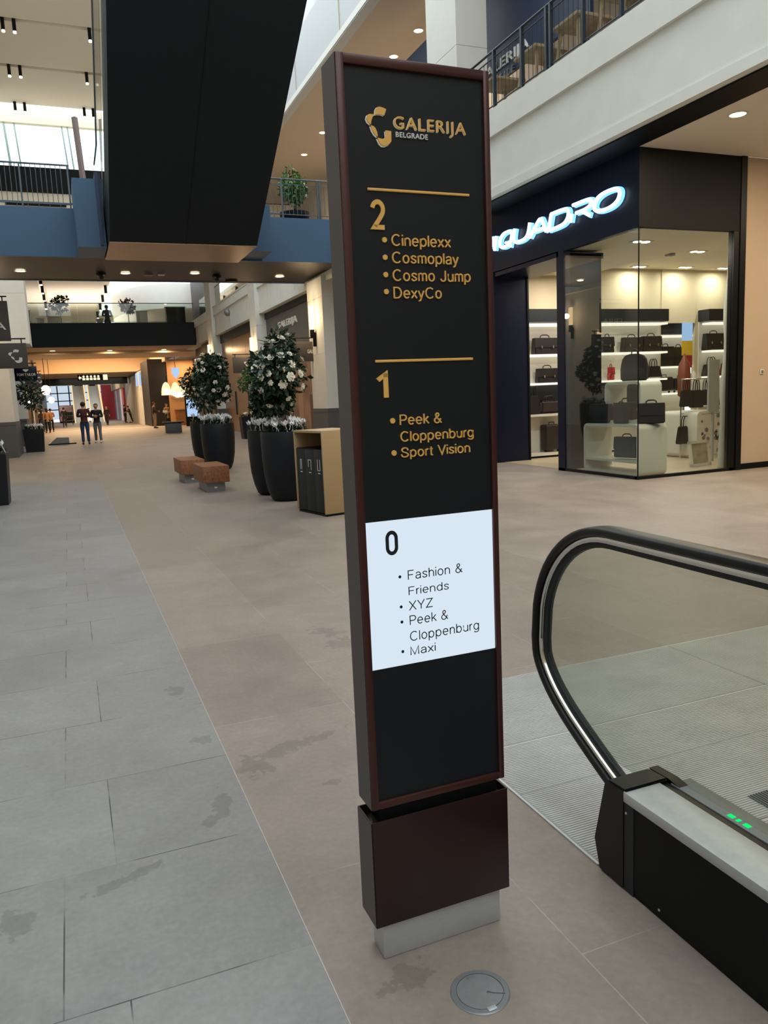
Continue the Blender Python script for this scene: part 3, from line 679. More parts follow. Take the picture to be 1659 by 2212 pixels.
# curtain roll and picture frame
cu = thing('dust_sheet', 'long white plastic sheet hanging at the right end of the shop window', 'sheet', (10.42, 10.75, 0))
c_ = MB(); c_.tube([(10.74+z*.035+.01*math.sin(z*4), 10.62, .006+z) for z in [x*.25 for x in range(0, 15)]], [.055+.012*math.sin(x*1.3) for x in range(15)], 12); L(c_, 'sheet', mat('frosted plastic', 'c9c8bd', .5), cu)
sc_ = thing('roller_panel', 'pale grey panel standing beside the white sheet', 'panel', (11.5, 11.6, 0))
L(MB().box(11.4, 11.66, 11.6, 11.64, .95, 1.95).box(11.51, 11.55, 11.6, 11.64, 0.004, .95), 'board', mat('grey plastic', '9ea3a0', .5), sc_)
pf = thing('picture_frame', 'cream framed picture leaning on the shop floor', 'picture', (10.75, 11.1, .004), .15)
f_ = MB()
for b4 in ((-.28, .28, 0, .05), (-.28, .28, .42, .47), (-.28, -.22, 0, .47), (.22, .28, 0, .47)): f_.box(b4[0], b4[1], -.02, .02, b4[2], b4[3])
f_.build('frame', M['shopwhite'], pf); MB().box(-.22, .22, .0, .01, .05, .42).build('print', mat('sketch print', 'a99d86', .7, noise=.3, scale=7), pf)
pf.rotation_euler.x = -.15
# sliced ceiling lamps
for i, (x, y) in enumerate(((12.55, 14.95), (13.85, 14.9), (12.5, 13.1), (15.05, 14.9), (10.2, 14.2), (9.7, 11.5))):  # the last one is added to brighten the window display
    t_ = thing('twin_spotlight', ['twin round ceiling light behind the shop pane joint', 'twin round ceiling light above the niche', 'twin round ceiling light nearest the shop window', 'twin round ceiling light by the white sheet', 'twin round ceiling light inside the shop doorway', 'twin round ceiling light added over the window display'][i], 'ceiling light', (x, y, 4.24 if x > 11.2 else 4.05), 0, 'twin spotlights in the shop')
    MB().box(-.2, .2, -.1, .1, -.012, 0, .004).build('housing', M['white'], t_)
    for sx in (-1, 1): MB().cyl((sx*.09, 0, -.02), (sx*.09, 0, -.011), .075, n=16).build('lamp_disc', M['lampn'], t_)
    l = bpy.data.lights.new('lamp', 'AREA'); l.shape = 'DISK'; l.size = .25; l.energy = (15, 15, 34, 15, 34, 50)[i]; l.color = (1, .91, .78)
    lo = bpy.data.objects.new('lamp', l); C.objects.link(lo); lo.parent = t_; lo.location = (0, 0, -.05)
tag(MB().box(-.09, .09, -.06, .06, -.06, 0, .01).build('projector', M['zinc'], origin=(0, 0, 0)), 'small grey box on the shop ceiling left of the twin light', 'ceiling device').location = (12.05, 13.4, 4.24)
# wall socket on the beige wall
t_ = thing('wall_switch', 'small grey switch plate on the beige wall at the right edge', 'switch', (11.22, 10.215, 1.67))
MB().box(-.04, .04, -.012, 0, -.04, .04, .004).build('plate', M['white'], t_); MB().box(-.025, .025, -.016, -.011, -.025, .025).build('rocker', M['zinc'], t_)
downlight(8.95, 8.67, 5.17, 'round warm ceiling light over the beige wall by the shop', power=60, r=.11)
downlight(12.5, 7.2, 5.17, 'unseen ceiling light added further along the side passage', power=120, r=.11)  # out of view, added to brighten the beige wall and ceiling
downlight(10.2, 4.5, 5.17, 'unseen ceiling light added over the side passage nearer the escalator', power=120, r=.11)  # another added lamp out of view, brightening the passage
t_ = thing('smoke_detector', 'flat pale ceiling disc at the right edge', 'detector', (9.6, 8.35, 5.17)); MB().lathe([(.1, 0), (.1, -.02), (.06, -.045)], n=18).build('cover', M['white'], t_)

# ================================================================== directory pylon (foreground)
PX, PY, PA = .6511, 1.8196, .0098
pyl = thing('directory_pylon', 'tall dark directory pylon with gold floor numbers and a backlit white panel', 'directory sign', (PX, PY, 0), PA)
PW, PD = .4087, .0995
Rz = Matrix.Rotation(-PA, 3, 'Z')
def pp(u, v, y=0.0):              # pixel -> (x, z) on the pylon's face plane at depth y
    o = Rz @ (Vector((0, 0, EYE))-Vector((PX, PY, 0))); d = Rz @ ray(u, v)
    q = o + d*((y-o.y)/d.y); return q.x, q.z
z1, z2, z3, z4 = 2.3432, .4516, .4201, .1104
# casing: a tray with a proud frame round a recessed face
fr = MB(); fw = .021
fr.box(0, PW, .012, PD, z2, z1, .003)
fr.box(0, fw, 0, .02, z2, z1, .003).box(PW-.017, PW, 0, .02, z2, z1, .003)
fr.box(fw-.002, PW-.015, 0, .02, z1-.024, z1, .003).box(fw-.002, PW-.015, 0, .02, z2, z2+.02, .003)
fr.build('casing', M['maroon'], pyl)
MB().box(-.0012, .0, .004, PD-.002, z2+.001, z1-.001).build('side_cover', M['pylonside'], pyl)
YP = .0085
wp = [pp(790.6, 1129.5, YP), pp(1059.7, 1100.4, YP), pp(806, 1448.6, YP), pp(1067.5, 1400.7, YP)]
wz1 = (wp[0][1]+wp[1][1])/2; wz0 = (wp[2][1]+wp[3][1])/2
MB().box(fw-.001, PW-.016, YP, .013, wz1, z1-.023).box(fw-.001, PW-.016, YP, .013, z2+.019, wz0).build('display_panel', M['panel'], pyl)
lp = MB().box(fw-.001, PW-.016, YP-.001, .013, wz0+.0008, wz1-.0008).build('backlit_panel', M['lit'], pyl); lp['label'] = 'backlit white panel'
def fn(p, q, t_): return (p, t_, q)
def c6(x, y): return 690+x*.2712, 100+y*.2712
def c7(x, y): return 690+x*.3165, 700+y*.3165
def c8(x, y): return 740+x*.3899, 1350+y*.3899
def entry(name, body, cv, Lp, Tp, Rp, Bp, m, bullet=None, br=17, th=.004, off=0.012, back=None):
    y = YP
    x0 = pp(*cv(*Lp), y)[0]; x1 = pp(*cv(*Rp), y)[0]; zz1 = pp(*cv(*Tp), y)[1]; zz0 = pp(*cv(*Bp), y)[1]
    mb = MB()
    if name.endswith('lettering'): text_into(mb, body, x0, x1, zz0, zz1, fn, y-th, y+.001, off, 0, 1.12)
    else: stroke_into(mb, body, x0, x1, zz0, zz1, fn, y-th, y+.001, .125 if name == 'floor_number' else (.074 if m is M['ink'] else .088))
    if bullet:
        bx, bz = pp(*cv(*bullet), y); r_ = abs(pp(*cv(bullet[0]+br, bullet[1]), y)[0]-bx)
        mb.cyl((bx, y-th, bz), (bx, y+.001, bz), r_, n=20)
    o = mb.build(name, m, pyl, smooth=False)
    if back:
        mb = MB(); dx, dz = back
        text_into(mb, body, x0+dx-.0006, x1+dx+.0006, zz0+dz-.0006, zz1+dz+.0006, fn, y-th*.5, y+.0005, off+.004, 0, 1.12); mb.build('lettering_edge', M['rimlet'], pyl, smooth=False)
    return o
# emblem and name
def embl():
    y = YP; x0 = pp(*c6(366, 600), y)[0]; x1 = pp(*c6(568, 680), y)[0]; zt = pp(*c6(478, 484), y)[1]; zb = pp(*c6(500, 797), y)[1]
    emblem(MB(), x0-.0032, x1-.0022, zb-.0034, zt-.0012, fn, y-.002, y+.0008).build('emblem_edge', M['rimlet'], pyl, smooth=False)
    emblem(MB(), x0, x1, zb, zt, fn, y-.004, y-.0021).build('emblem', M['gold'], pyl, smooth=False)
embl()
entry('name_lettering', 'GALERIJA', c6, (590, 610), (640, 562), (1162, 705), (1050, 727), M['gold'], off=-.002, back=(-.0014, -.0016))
entry('place_lettering', 'BELGRADE', c6, (605, 710), (612, 684), (860, 740), (850, 747), M['wlet'], off=.004)
for cv, a, b, hw in ((c6, (380, 1139), (1190, 1187), 10.5), (c7, (378, 255), (1045, 237), 9)):
    xa, za = pp(*cv(*a), YP); xb, zb = pp(*cv(*b), YP); z_ = (za+zb)/2; h_ = abs(pp(*cv(a[0], a[1]+hw), YP)[1]-za)
    MB().box(xa, xb, YP-.004, YP+.001, z_-h_, z_+h_, .0012).build('divider_bar', M['gold'], pyl)
entry('floor_number', '2', c6, (396, 1270), (460, 1222), (523, 1440), (465, 1462), M['gold'], off=.03)
entry('floor_number', '1', c7, (384, 355), (440, 316), (470, 490), (440, 503), M['gold'], off=.03)
entry('floor_number', '0', c7, (450, 1490), (493, 1409), (535, 1490), (493, 1578), M['ink'], th=.0015, off=.03)
entry('listing', 'Cineplexx', c6, (570, 1545), (600, 1497), (1042, 1570), (810, 1620), M['gold'], (515, 1543), 19)
entry('listing', 'Cosmoplay', c6, (575, 1690), (610, 1637), (1105, 1700), (930, 1760), M['gold'], (520, 1682), 19)
entry('listing', 'Cosmo Jump', c6, (580, 1830), (615, 1777), (1200, 1850), (1160, 1900), M['gold'], (525, 1820), 19)
entry('listing', 'DexyCo', c6, (587, 1965), (600, 1917), (970, 1970), (805, 2033), M['gold'], (530, 1955), 19)
entry('listing', 'Peek &', c7, (545, 655), (760, 606), (832, 650), (560, 692), M['gold'], (497, 660))
entry('listing', 'Cloppenburg', c7, (550, 765), (880, 712), (1048, 740), (700, 812), M['gold'])
entry('listing', 'Sport Vision', c7, (553, 880), (800, 825), (1025, 850), (625, 922), M['gold'], (507, 880))
for body, Lp, Tp, Rp, Bp, bl in (('Fashion &', (602, 1715), (750, 1660), (975, 1670), (602, 1748), (548, 1725)), ('Friends', (607, 1825), (800, 1765), (882, 1790), (607, 1852), None),
        ('XYZ', (610, 1925), (690, 1878), (776, 1900), (650, 1950), (557, 1930)), ('Peek &', (615, 2025), (700, 1975), (878, 1990), (615, 2057), (562, 2033)), ('Cloppenburg', (617, 2135), (900, 2050), (1088, 2065), (790, 2152), None)):
    entry('listing', body, c7, Lp, Tp, Rp, Bp, M['ink'], bl, 10, th=.0012, off=-.006)
entry('listing', 'Maxi', c8, (375, 145), (450, 103), (515, 120), (380, 170), M['ink'], (333, 147), 8, th=.0012, off=-.006)
MB().box(.03, PW-.02, .015, PD-.015, z3-.05, z2+.002).build('neck', M['black'], pyl)
ox, oy = (.42-PW)/2, (.1104-PD)/2
lo_ = MB().box(-.0057, PW+.0057, -.004, .0, z4, z3, .0015).box(-.0057, -.0017, -.004, PD+.004, z4, z3, .0015).box(PW+.0017, PW+.0057, -.004, PD+.004, z4, z3, .0015).box(-.0057, PW+.0057, PD, PD+.004, z4, z3, .0015).box(-.004, PW+.004, -.001, PD+.001, z4, z4+.004).box(-.004, PW+.004, -.001, PD+.001, z3-.03, z3-.026)
lo_.build('base_box', M['oxbase'], pyl)
MB().box(-.0066, -.0057, -.002, PD+.002, z4+.002, z3-.003).build('base_side_cover', M['pylonside'], pyl)
MB().box((PW-.371)/2, (PW+.371)/2, .012, .088, 0.0012, z4+.003, .001).build('foot', M['steel'], pyl)

# round floor access cover
cp_ = gZ(0, 1037, 2143)
fc = thing('floor_access_cover', 'round metal access cover set into the tiles in front of the pylon', 'floor cover', (cp_.x, cp_.y, 0))
R_ = .078
MB().lathe([(R_*.80, .0), (R_*.80, .0035), (R_*.96, .0035), (R_, .001), (R_, 0)], n=48, cap=False).build('ring', M['zinc'], fc)
lid = MB().lathe([(R_*.775, 0), (R_*.775, .0032), (.0001, .0034)], n=48, cap=False); lid.build('lid', mat('dull aluminium', '8d8f8f', .5, .5, noise=.08, scale=40), fc)
MB().box(-.012, .012, -R_*.9, -R_*.72, .002, .0048, .001).build('latch', M['steel'], fc)
MB().box(-.011, .011, R_*.6, R_*.72, .003, .0046, .0008).box(-.008, -.001, R_*.62, R_*.7, .0045, .0052).box(.002, .008, R_*.62, R_*.7, .0045, .0052).build('marker_plate', M['zinc'], fc)
MB().tube([(.018, -.012, .0038), (.03, -.022, .0038), (.055, -.035, .0036)], .0016, 6).ball((.018, -.012, .0035), .005, .004, .001).build('scratch', M['plinth'], fc)

# ================================================================== escalator head on the right
es = thing('escalator', 'escalator landing with glass balustrade, black rubber handrail and ribbed plates', 'escalator', (1.46, 1.9, 0))
HX = 1.655
def LE(b, name, m, **k): return L(b, name, m, es, **k)
y0s = -6
LE(MB().box(1.462, 1.60, y0s, 1.80, .0012, .292).box(1.4595, 1.4625, y0s, 1.752, .02, .292), 'skirt_panel', M['black'])
LE(MB().box(1.458, 1.4605, 1.752, 1.80, .0012, .293), 'corner_strip', M['dark'])
d_ = MB(); d_.box(1.456, 1.592, y0s, 1.806, .292, .325, .003); LE(d_, 'deck_cover', M['steel'])
LE(MB().box(1.592, 1.622, y0s, 1.83, .2, .318), 'gasket', M['rubber'])
LE(MB().box(1.622, 1.7, y0s, 1.78, .05, .322, .004), 'inner_deck', M['zinc'])
cap = MB(); prof = [(1.79, .0012), (1.915, .0012), (1.942, .1), (1.89, .312), (1.875, .328), (1.79, .332)]
cap.prism([(p, q) for p, q in prof], lambda p, q, x: (x, p, q), 1.455, 1.625)
bmesh.ops.bevel(cap.bm, geom=list(cap.bm.edges), offset=.006, segments=2, affect='EDGES')
LE(cap, 'newel_cap', M['rubber'])
LE(MB().prism([(1.88, .327), (1.79, .33), (1.72, .318), (1.80, .30)], lambda p, q, x: (x, p, q), 1.625, 1.66), 'cap_flap', M['rubber'])
for p in ((1.458, 1.785, .26), (1.4595, 1.64, .03)): LE(MB().cyl((p[0]-.002, p[1], p[2]), (p[0]+.001, p[1], p[2]), .004, n=10), 'screw', M['steel'])
# handrail loop profile
cy, cz, rr_ = 2.105, .622, .44
path = [(HX, y0s, cz+rr_)]+[(HX, y, cz+rr_) for y in (-3, 0, 1, 1.6, 1.9)]
path += [(HX, cy+rr_*.98*math.sin(a), cz+rr_*math.cos(a)) for a in [math.radians(x) for x in range(0, 84, 6)]]
path += [(HX, a, b) for a, b in chaikin([(2.54, .585), (2.535, .50), (2.47, .41), (2.37, .33), (2.25, .262), (2.09, .18), (1.9, .095)], 2)]
def sweep(path, prof):
    b = MB(); rings = []; P_ = [Vector(p) for p in path]
    for i, p in enumerate(P_):
        d = (P_[min(i+1, len(P_)-1)]-P_[max(i-1, 0)]).normalized(); nx = Vector((1, 0, 0)); up = nx.cross(d).normalized()
        rings.append([b.bm.verts.new(p+nx*u+up*v) for u, v in prof])
    for A, B in zip(rings, rings[1:]):
        for k in range(len(prof)): b.bm.faces.new((A[k], A[(k+1) % len(prof)], B[(k+1) % len(prof)], B[k]))
    b.bm.faces.new(rings[0]); b.bm.faces.new(rings[-1][::-1]); return b
def rrect(w, h, r, n=4):
    out = []
    for cx, cy_, a0 in ((w-r, h-r, 0), (-w+r, h-r, 90), (-w+r, -h+r, 180), (w-r, -h+r, 270)):
        for k in range(n+1):
            a = math.radians(a0+90*k/n); out.append((cx+r*math.cos(a), cy_+r*math.sin(a)))
    return out
LE(sweep(path, rrect(.04, .016, .014)), 'handrail', M['rubber'])
def inset(path, k):
    out = []; P_ = [Vector(p) for p in path]
    for i, p in enumerate(P_):
        d = (P_[min(i+1, len(P_)-1)]-P_[max(i-1, 0)]).normalized(); up = Vector((1, 0, 0)).cross(d).normalized(); out.append(tuple(p-up*k))
    return out
LE(sweep(inset(path, .027), rrect(.026, .011, .006, 2)), 'guide_rail', M['chrome'])
LE(sweep(inset(path, .046), rrect(.012, .012, .004, 2)), 'glass_clamp', M['dark'])
gl = inset(path, .05)
poly = [(p[1], p[2]) for p in gl if p[2] > .25]+[(1.84, .25), (y0s, .25)]
LE(MB().prism(poly, lambda p, q, x: (x, p, q), HX-.005, HX+.005), 'glass_panel', M['glassesc'])
LE(MB().box(1.632, 1.648, 1.545, 1.565, .3215, .3232).box(1.632, 1.648, 1.525, 1.535, .3215, .3232).box(1.632, 1.648, 1.49, 1.51, .3215, .3232), 'indicator_light', M['green'])
# landing plates with fine ribs
def rib_plate(x0, x1, y0, y1, name='landing_plate', pitch=.0125, z=.004):
    b = MB(); b.box(x0, x1, y0, y1, .0006, z); y = y0+.006
    while y+.006 < y1: b.box(x0+.003, x1-.003, y, y+pitch*.52, z, z+.0022); y += pitch
    return LE(b, name, M['plate'], smooth=False)
YE = [1.9, 2.42, 2.81, 3.245, 3.507]
for a, b_ in zip(YE, YE[1:]):
    rib_plate(1.475, 3.165, a+.002, b_-.002); rib_plate(3.17, 5.4, a+.002, b_-.002)
LE(MB().box(1.462, 1.472, 1.93, 3.512, .0005, .005).box(1.472, 5.4, 3.508, 3.516, .0005, .005), 'edge_trim', M['steel'])
rib_plate(1.72, 2.2, -1.5, 1.897); 
sb = MB(); y = -2
LE(MB().box(2.22, 3.4, -2, 2.03, .004, .011), 'comb_plate', M['zinc'])
k = 2.225
cb = MB()
while k < 3.38: cb.box(k, k+.006, 1.4, 2.025, .011, .015); k += .013
LE(cb, 'comb_teeth', M['plinth'], smooth=False)

# ================================================================== first footbridge (blue) with railings
def railing(t, x0, x1, y, z, h=1.06, posts=(), step=.118, m='rail', axis='x', bar=.008, mid=None):
    def P(a, z_): return (a, y, z_) if axis == 'x' else (y, a, z_)
    def put(b, n): return L(b, n, M[m], t)
    put(MB().tube([P(x0, z+h), P(x1, z+h)], .024, 8), 'top_rail')
    put(MB().tube([P(x0, z+.1), P(x1, z+.1)], .014, 6), 'bottom_rail')
    if mid: put(MB().tube([P(x0, z+mid), P(x1, z+mid)], .012, 6), 'upper_rail')
    for a in posts: put(MB().box(*(sorted((P(a-.02, 0)[0], P(a+.02, 0)[0])) if axis == 'x' else (y-.03, y+.03)), *((y-.03, y+.03) if axis == 'x' else (a-.025, a+.025)), z, z+h), 'post')
    a = x0+step; proto = None
    off = t.location
    while a < x1-.03:
        if all(abs(a-p) > .05 for p in posts):
            if proto is None:
                proto = MB().cyl((0, 0, z+.1-off.z), (0, 0, z+(mid or h)-off.z), bar, n=6).build('baluster', M[m], t)
                q = P(a, 0); proto.location = (q[0]-off.x, q[1]-off.y, 0)
            else:
                q = P(a, 0); inst(proto, t, (q[0]-off.x, q[1]-off.y, 0))
        a += step
BZ0, BZ1, BYN, BYF = 5.45, 6.66, 22.3, 26.4
t = thing('footbridge', 'blue sided footbridge with dark underside and bar railing crossing the hall', 'footbridge', (3, 24, BZ0))
L(MB().box(-2.3, 7.9, BYN, BYN+.12, BZ0, BZ1).box(-2.3, 7.9, BYF-.12, BYF, BZ0, BZ1), 'side_panel', M['blue'])
L(MB().box(-2.3, 7.9, BYN+.1, BYF-.1, BZ0+.02, BZ1-.05), 'deck', M['brownceil'])
L(MB().box(.62, 1.28, 20.9, 22.3, BZ0, 7.05), 'landing_block', M['blue'])
L(MB().box(1.14, 1.22, 20.85, 22.3, BZ0+.05, 7.2), 'landing_edge', M['navyh'])
L(MB().box(4.88, 5.5, 21.1, 22.3, BZ0+.05, 6.7), 'landing_block', M['blue'])
railing(t, -2.3, .62, BYN+.06, BZ1, 1.06, posts=(-.55, .58))
railing(t, 5.1, 7.9, BYN+.06, BZ1, 1.06, posts=(5.15, 6.2, 7.25, 7.32), mid=.92)
railing(t, -2.3, 7.9, BYF-.06, BZ1, 1.06, step=.3)
pole = thing('inclined_post', 'leaning mauve post standing behind the blue bridge railing', 'post', (.93, 22.5, BZ1))
L(MB().tube([(.98, 22.5, BZ1), (.88, 22.5, 8.95)], .075, 4), 'shaft', mat('mauve grey steel', '7d6c6c', .5), pole)
for i, (px, py) in enumerate(((44, 585), (271, 590), (421, 590), (604, 597))):
    p = gZ(BZ0, px, py)
    downlight(p.x, p.y, BZ0, ['first', 'second', 'third', 'last'][i]+' from the left of the ceiling lights under the blue bridge', power=22, r=.13)
for i, (px, py) in enumerate(((218, 590), (468, 595))):
    p = gZ(BZ0, px, py); d_ = thing('dome_camera', ['left', 'right'][i]+' black dome camera under the blue bridge', 'camera', (p.x, p.y, BZ0), 0, 'dome cameras under the bridge')
    MB().cyl((0, 0, -.06), (0, 0, 0), .14, n=18).build('base', M['black'], d_); MB().ball((0, 0, -.06), .11, .11, .12).build('dome', M['blackm'], d_)
t = thing('ceiling_sensor', 'pale twin fitting between the bridge ceiling lights', 'ceiling device', (2.8, 24.8, BZ0))
MB().box(-.3, -.05, -.06, .06, -.06, 0, .02).build('box', M['zinc'], t); MB().box(.1, .3, -.05, .05, -.05, 0, .02).build('lamp', M['white'], t)
p = gZ(BZ0, 500, 607); t = thing('ceiling_speaker', 'flat black ceiling disc near the right end of the bridge underside', 'speaker', (p.x, p.y, BZ0)); MB().cyl((0, 0, -.03), (0, 0, 0), .2, n=20).build('grille', M['black'], t)

# escalator climbing from the bridge towards the viewer, seen from below
t = thing('escalator', 'black clad underside of an escalator climbing overhead from the blue bridge', 'escalator', (3.1, 20.2, BZ0))
ex0, ex1, sl = 1.31, 4.86, .66
yA, zA = 20.17, BZ0; yB = 8.5; zB = zA+(yA-yB)*sl
u = MB(); u.prism([(yA, zA), (yB, zB), (yB, zB+1.1), (yA, zA+1.25), (22.3, zA+1.25), (22.3, zA+.02), (yA, zA+.02)], lambda p, q, x: (x, p, q), ex0, ex1)
L(u, 'truss_cladding', M['underside'])
L(MB().box(ex0, ex1, yA, 22.55, BZ0-.012, BZ0+.02), 'soffit_plate', M['bronze'])
sm = MB()
for k in range(1, 13):
    y = yA-k*.9; z = zA+(yA-y)*sl
    sm.prism([(y, z), (y-.012, z+.012*sl), (y-.012, z+.012*sl-.008), (y, z-.008)], lambda p, q, x: (x, p, q), ex0+.01, 2.9)
L(MB().prism([(yA, zA-.001), (yB, zB-.001), (yB, zB-.008), (yA, zA-.008)], lambda p, q, x: (x, p, q), 3.08, 3.1), 'panel_seam', M['blackm'])
for x, nm in ((ex0-.1, 'glass_balustrade'), (ex1-.02, 'glass_balustrade')):
    L(MB().prism([(yA+1.5, zA+.9), (yA, zA+.4), (yB, zB+.3), (yB, zB+1.95), (yA, zA+2.15), (yA+1.5, zA+2.15)], lambda p, q, xx: (xx, p, q), x, x+.012), nm, M['glassb'])
    L(MB().tube([(x+.006, yA+1.6, zA+2.17), (x+.006, yA, zA+2.17), (x+.006, yB, zB+1.97)], .025, 8), 'handrail', M['rail'])

for i, (x_, y_) in enumerate(((9.88, 31.9), (9.81, 29.2), (9.84, 22.4), (9.86, 20.7))):
    downlight(x_, y_, 11.35, ['farthest', 'third', 'second', 'nearest'][i]+' round light in the high brown ceiling behind the pylon top', power=80, r=.12, col=(1, .88, .74))
# upper balustrade on the shop side
UZ = 6.72
t = thing('balustrade', 'grey blue steel balustrade along the upper walkway above the shop', 'railing', (7.9, 9, UZ))
railing(t, 3.2, 14.6, 7.93, UZ, 1.04, posts=(4.2, 5.1, 6.0, 6.9, 7.9, 8.9, 9.85, 10.75, 11.62, 11.74, 12.5, 13.45, 14.3), step=.128, m='railb', axis='y', bar=.006, mid=.92)
# hoarding with lettering, tables and chairs behind it
HXX = 9.3
t = thing('hoarding', 'navy hoarding with pale lettering behind the upper balustrade', 'hoarding', (HXX, 15, UZ))
e0 = gX(HXX, 1275, 44); hb_ = gX(HXX, 1068, 168).z*.5+e0.z*.5
L(MB().box(HXX, HXX+.08, e0.y, 20.5, hb_, 10.4).box(HXX+.02, HXX+.06, e0.y+.1, e0.y+.16, UZ-.04, hb_).box(HXX+.02, HXX+.06, 20, 20.06, UZ-.04, hb_), 'board', M['navyh'])
a = gX(HXX-.01, 1065, 160); b = gX(HXX-.01, 1143, 106); zt = gX(HXX-.01, 1133, 84).z; zb = (a.z+b.z)/2
w8 = (a.y-b.y)*8/5.55
tx = MB(); text_into(tx, 'GALERIJA', 0, w8, zb-.04, zt, lambda p, q, k: (HXX-k, b.y+w8-p, q), 0, .03, .008)
L(tx, 'lettering', M['wlet'], smooth=False)
a2 = gX(HXX-.01, 1111, 148)
tx = MB(); text_into(tx, 'BELGRADE', 0, w8*.52, a2.z-.05, a2.z+.09, lambda p, q, k: (HXX-k, a2.y+w8*.52-p, q), 0, .03, .008); L(tx, 'small_lettering', M['zinc'], smooth=False)
def cafe_table(x, y, z, label, i):
    t_ = thing('cafe_table', label, 'table', (x, y, z), 0, 'tables behind the upper balustrade')
    MB().box(-.35, .35, -.35, .35, .72, .77, .006).build('tabletop', M['woodd'], t_)
    for sx in (-1, 1):
        for sy in (-1, 1): MB().tube([(sx*.24, sy*.24, .73), (sx*.31, sy*.31, 0)], [.035, .022], 8).build('leg', M['woodd'], t_)
    return t_
def cafe_chair(x, y, z, rz, label):
    t_ = thing('cafe_chair', label, 'chair', (x, y, z), rz, 'chairs behind the upper balustrade')
    MB().box(-.21, .21, -.21, .21, .43, .47, .01).build('seat', M['dark'], t_)
    MB().box(-.2, .2, .19, .22, .5, .86, .01).build('backrest', M['woodd'], t_)
    for sx in (-1, 1):
        for sy in (-1, 1): MB().tube([(sx*.17, sy*.17, .44), (sx*.2, sy*.2, 0)], .014, 6).build('leg', M['woodd'], t_)
UF = 6.68
for i, y in enumerate((10.35, 11.45, 12.65, 14.05)):
    cafe_table(8.42, y, UF, ['pale wooden table nearest behind the upper balustrade', 'second pale wooden table behind the upper balustrade', 'third pale wooden table behind the upper balustrade', 'farthest pale wooden table, below the pale letters'][i], i)
    cafe_chair(9.02, y+.1, UF, -PI/2, ['chair on the far side of the nearest upper table', 'chair on the far side of the second upper table', 'chair on the far side of the third upper table', 'chair on the far side of the farthest upper table'][i])

# ================================================================== planters, trees, flowers
def leaf_mesh(mb, p, d, size, up):
    d = d.normalized(); s_ = d.cross(up).normalized(); n = s_.cross(d)
    a = p; b = p+d*size*.5+s_*size*.26+n*size*.05; c = p+d*size-n*size*.1; e = p+d*size*.5-s_*size*.26+n*size*.05; m_ = p+d*size*.5-n*size*.02
    v = [mb.bm.verts.new(x) for x in (a, b, c, e, m_)]
    mb.bm.faces.new((v[0], v[1], v[4])); mb.bm.faces.new((v[1], v[2], v[4])); mb.bm.faces.new((v[2], v[3], v[4])); mb.bm.faces.new((v[3], v[0], v[4]))
def rv(): 
    while 1:
        v = Vector((random.uniform(-1, 1), random.uniform(-1, 1), random.uniform(-1, 1)))
        if .05 < v.length < 1: return v.normalized()
_bl = None
def blossom_proto():
    b = MB()
    for ring, (r, tilt, n, s_) in enumerate(((.028, .35, 6, .05), (.018, .8, 5, .042), (.008, 1.25, 4, .032))):
        for k in range(n):
            a = 2*PI*k/n+ring*.5; d = Vector((math.cos(a)*math.cos(tilt), math.sin(a)*math.cos(tilt), math.sin(tilt)))
            p = Vector((math.cos(a)*r*.3, math.sin(a)*r*.3, ring*.006)); sd = Vector((-math.sin(a), math.cos(a), 0)); up = d.cross(sd)*-1
            v = [b.bm.verts.new(x) for x in (p, p+d*s_*.5+sd*s_*.5, p+d*s_+sd*s_*.25+up*s_*.12, p+d*s_-sd*s_*.25+up*s_*.12, p+d*s_*.5-sd*s_*.5)]
            b.bm.faces.new(v)
    b.ball((0, 0, .015), .016, .016, .02, 8, 6)
    return b
def foliage(parent, c, rx, rz, n, size, m, name='foliage', hollow=.45, lumps=7, shape=None):
    mb = MB(); ctr = [(Vector((0, 0, 0)), 1.0)]
    for k in range(lumps):
        v = rv(); ctr.append((Vector((v.x*rx*.62, v.y*rx*.62, v.z*rz*.66)), random.uniform(.36, .55)))
    surf = []
    for k in range(n):
        q, s_ = random.choice(ctr[1:] + ctr[:1]) if lumps else ctr[0]
        v = rv(); rad = random.uniform(hollow, 1)**.6
        if s_ == 1.0: s2 = .8
        else: s2 = s_
        p = Vector((v.x*rx*s2*rad, v.y*rx*s2*rad, v.z*rz*s2*rad))+q
        d = (v+rv()*.8+Vector((0, 0, -.25)))
        leaf_mesh(mb, Vector(c)+p, d, 1.15*size*random.uniform(.7, 1.25), (v+rv()*.5).normalized())
        surf.append((Vector(c)+p, v, rad))
    mb.build(name, m, parent, smooth=False)
    return surf
BLO = None
def blossoms(parent, surf, n, toward=None, m='petal', sc=(.8, 1.35)):
    global BLO
    c = sum((s_[0] for s_ in surf), Vector())/len(surf)
    out = sorted(surf, key=lambda s_: -((s_[0]-c).length))[:int(len(surf)*.5)]
    random.shuffle(out); got = []; proto = None
    for p, v, r in out:
        if len(got) >= n: break
        if any((p-g).length < .14 for g in got): continue
        got.append(p)
        d = (p-c).normalized(); rot = d.to_track_quat('Z', 'Y').to_euler(); s_ = random.uniform(*sc)
        if proto is None:
            proto = blossom_proto().build('blossom', M[m], parent, smooth=False); proto.location = p+d*.03; proto.rotation_euler = rot; proto.scale = (s_,)*3
        else: inst(proto, parent, p+d*.03, rot, s_)
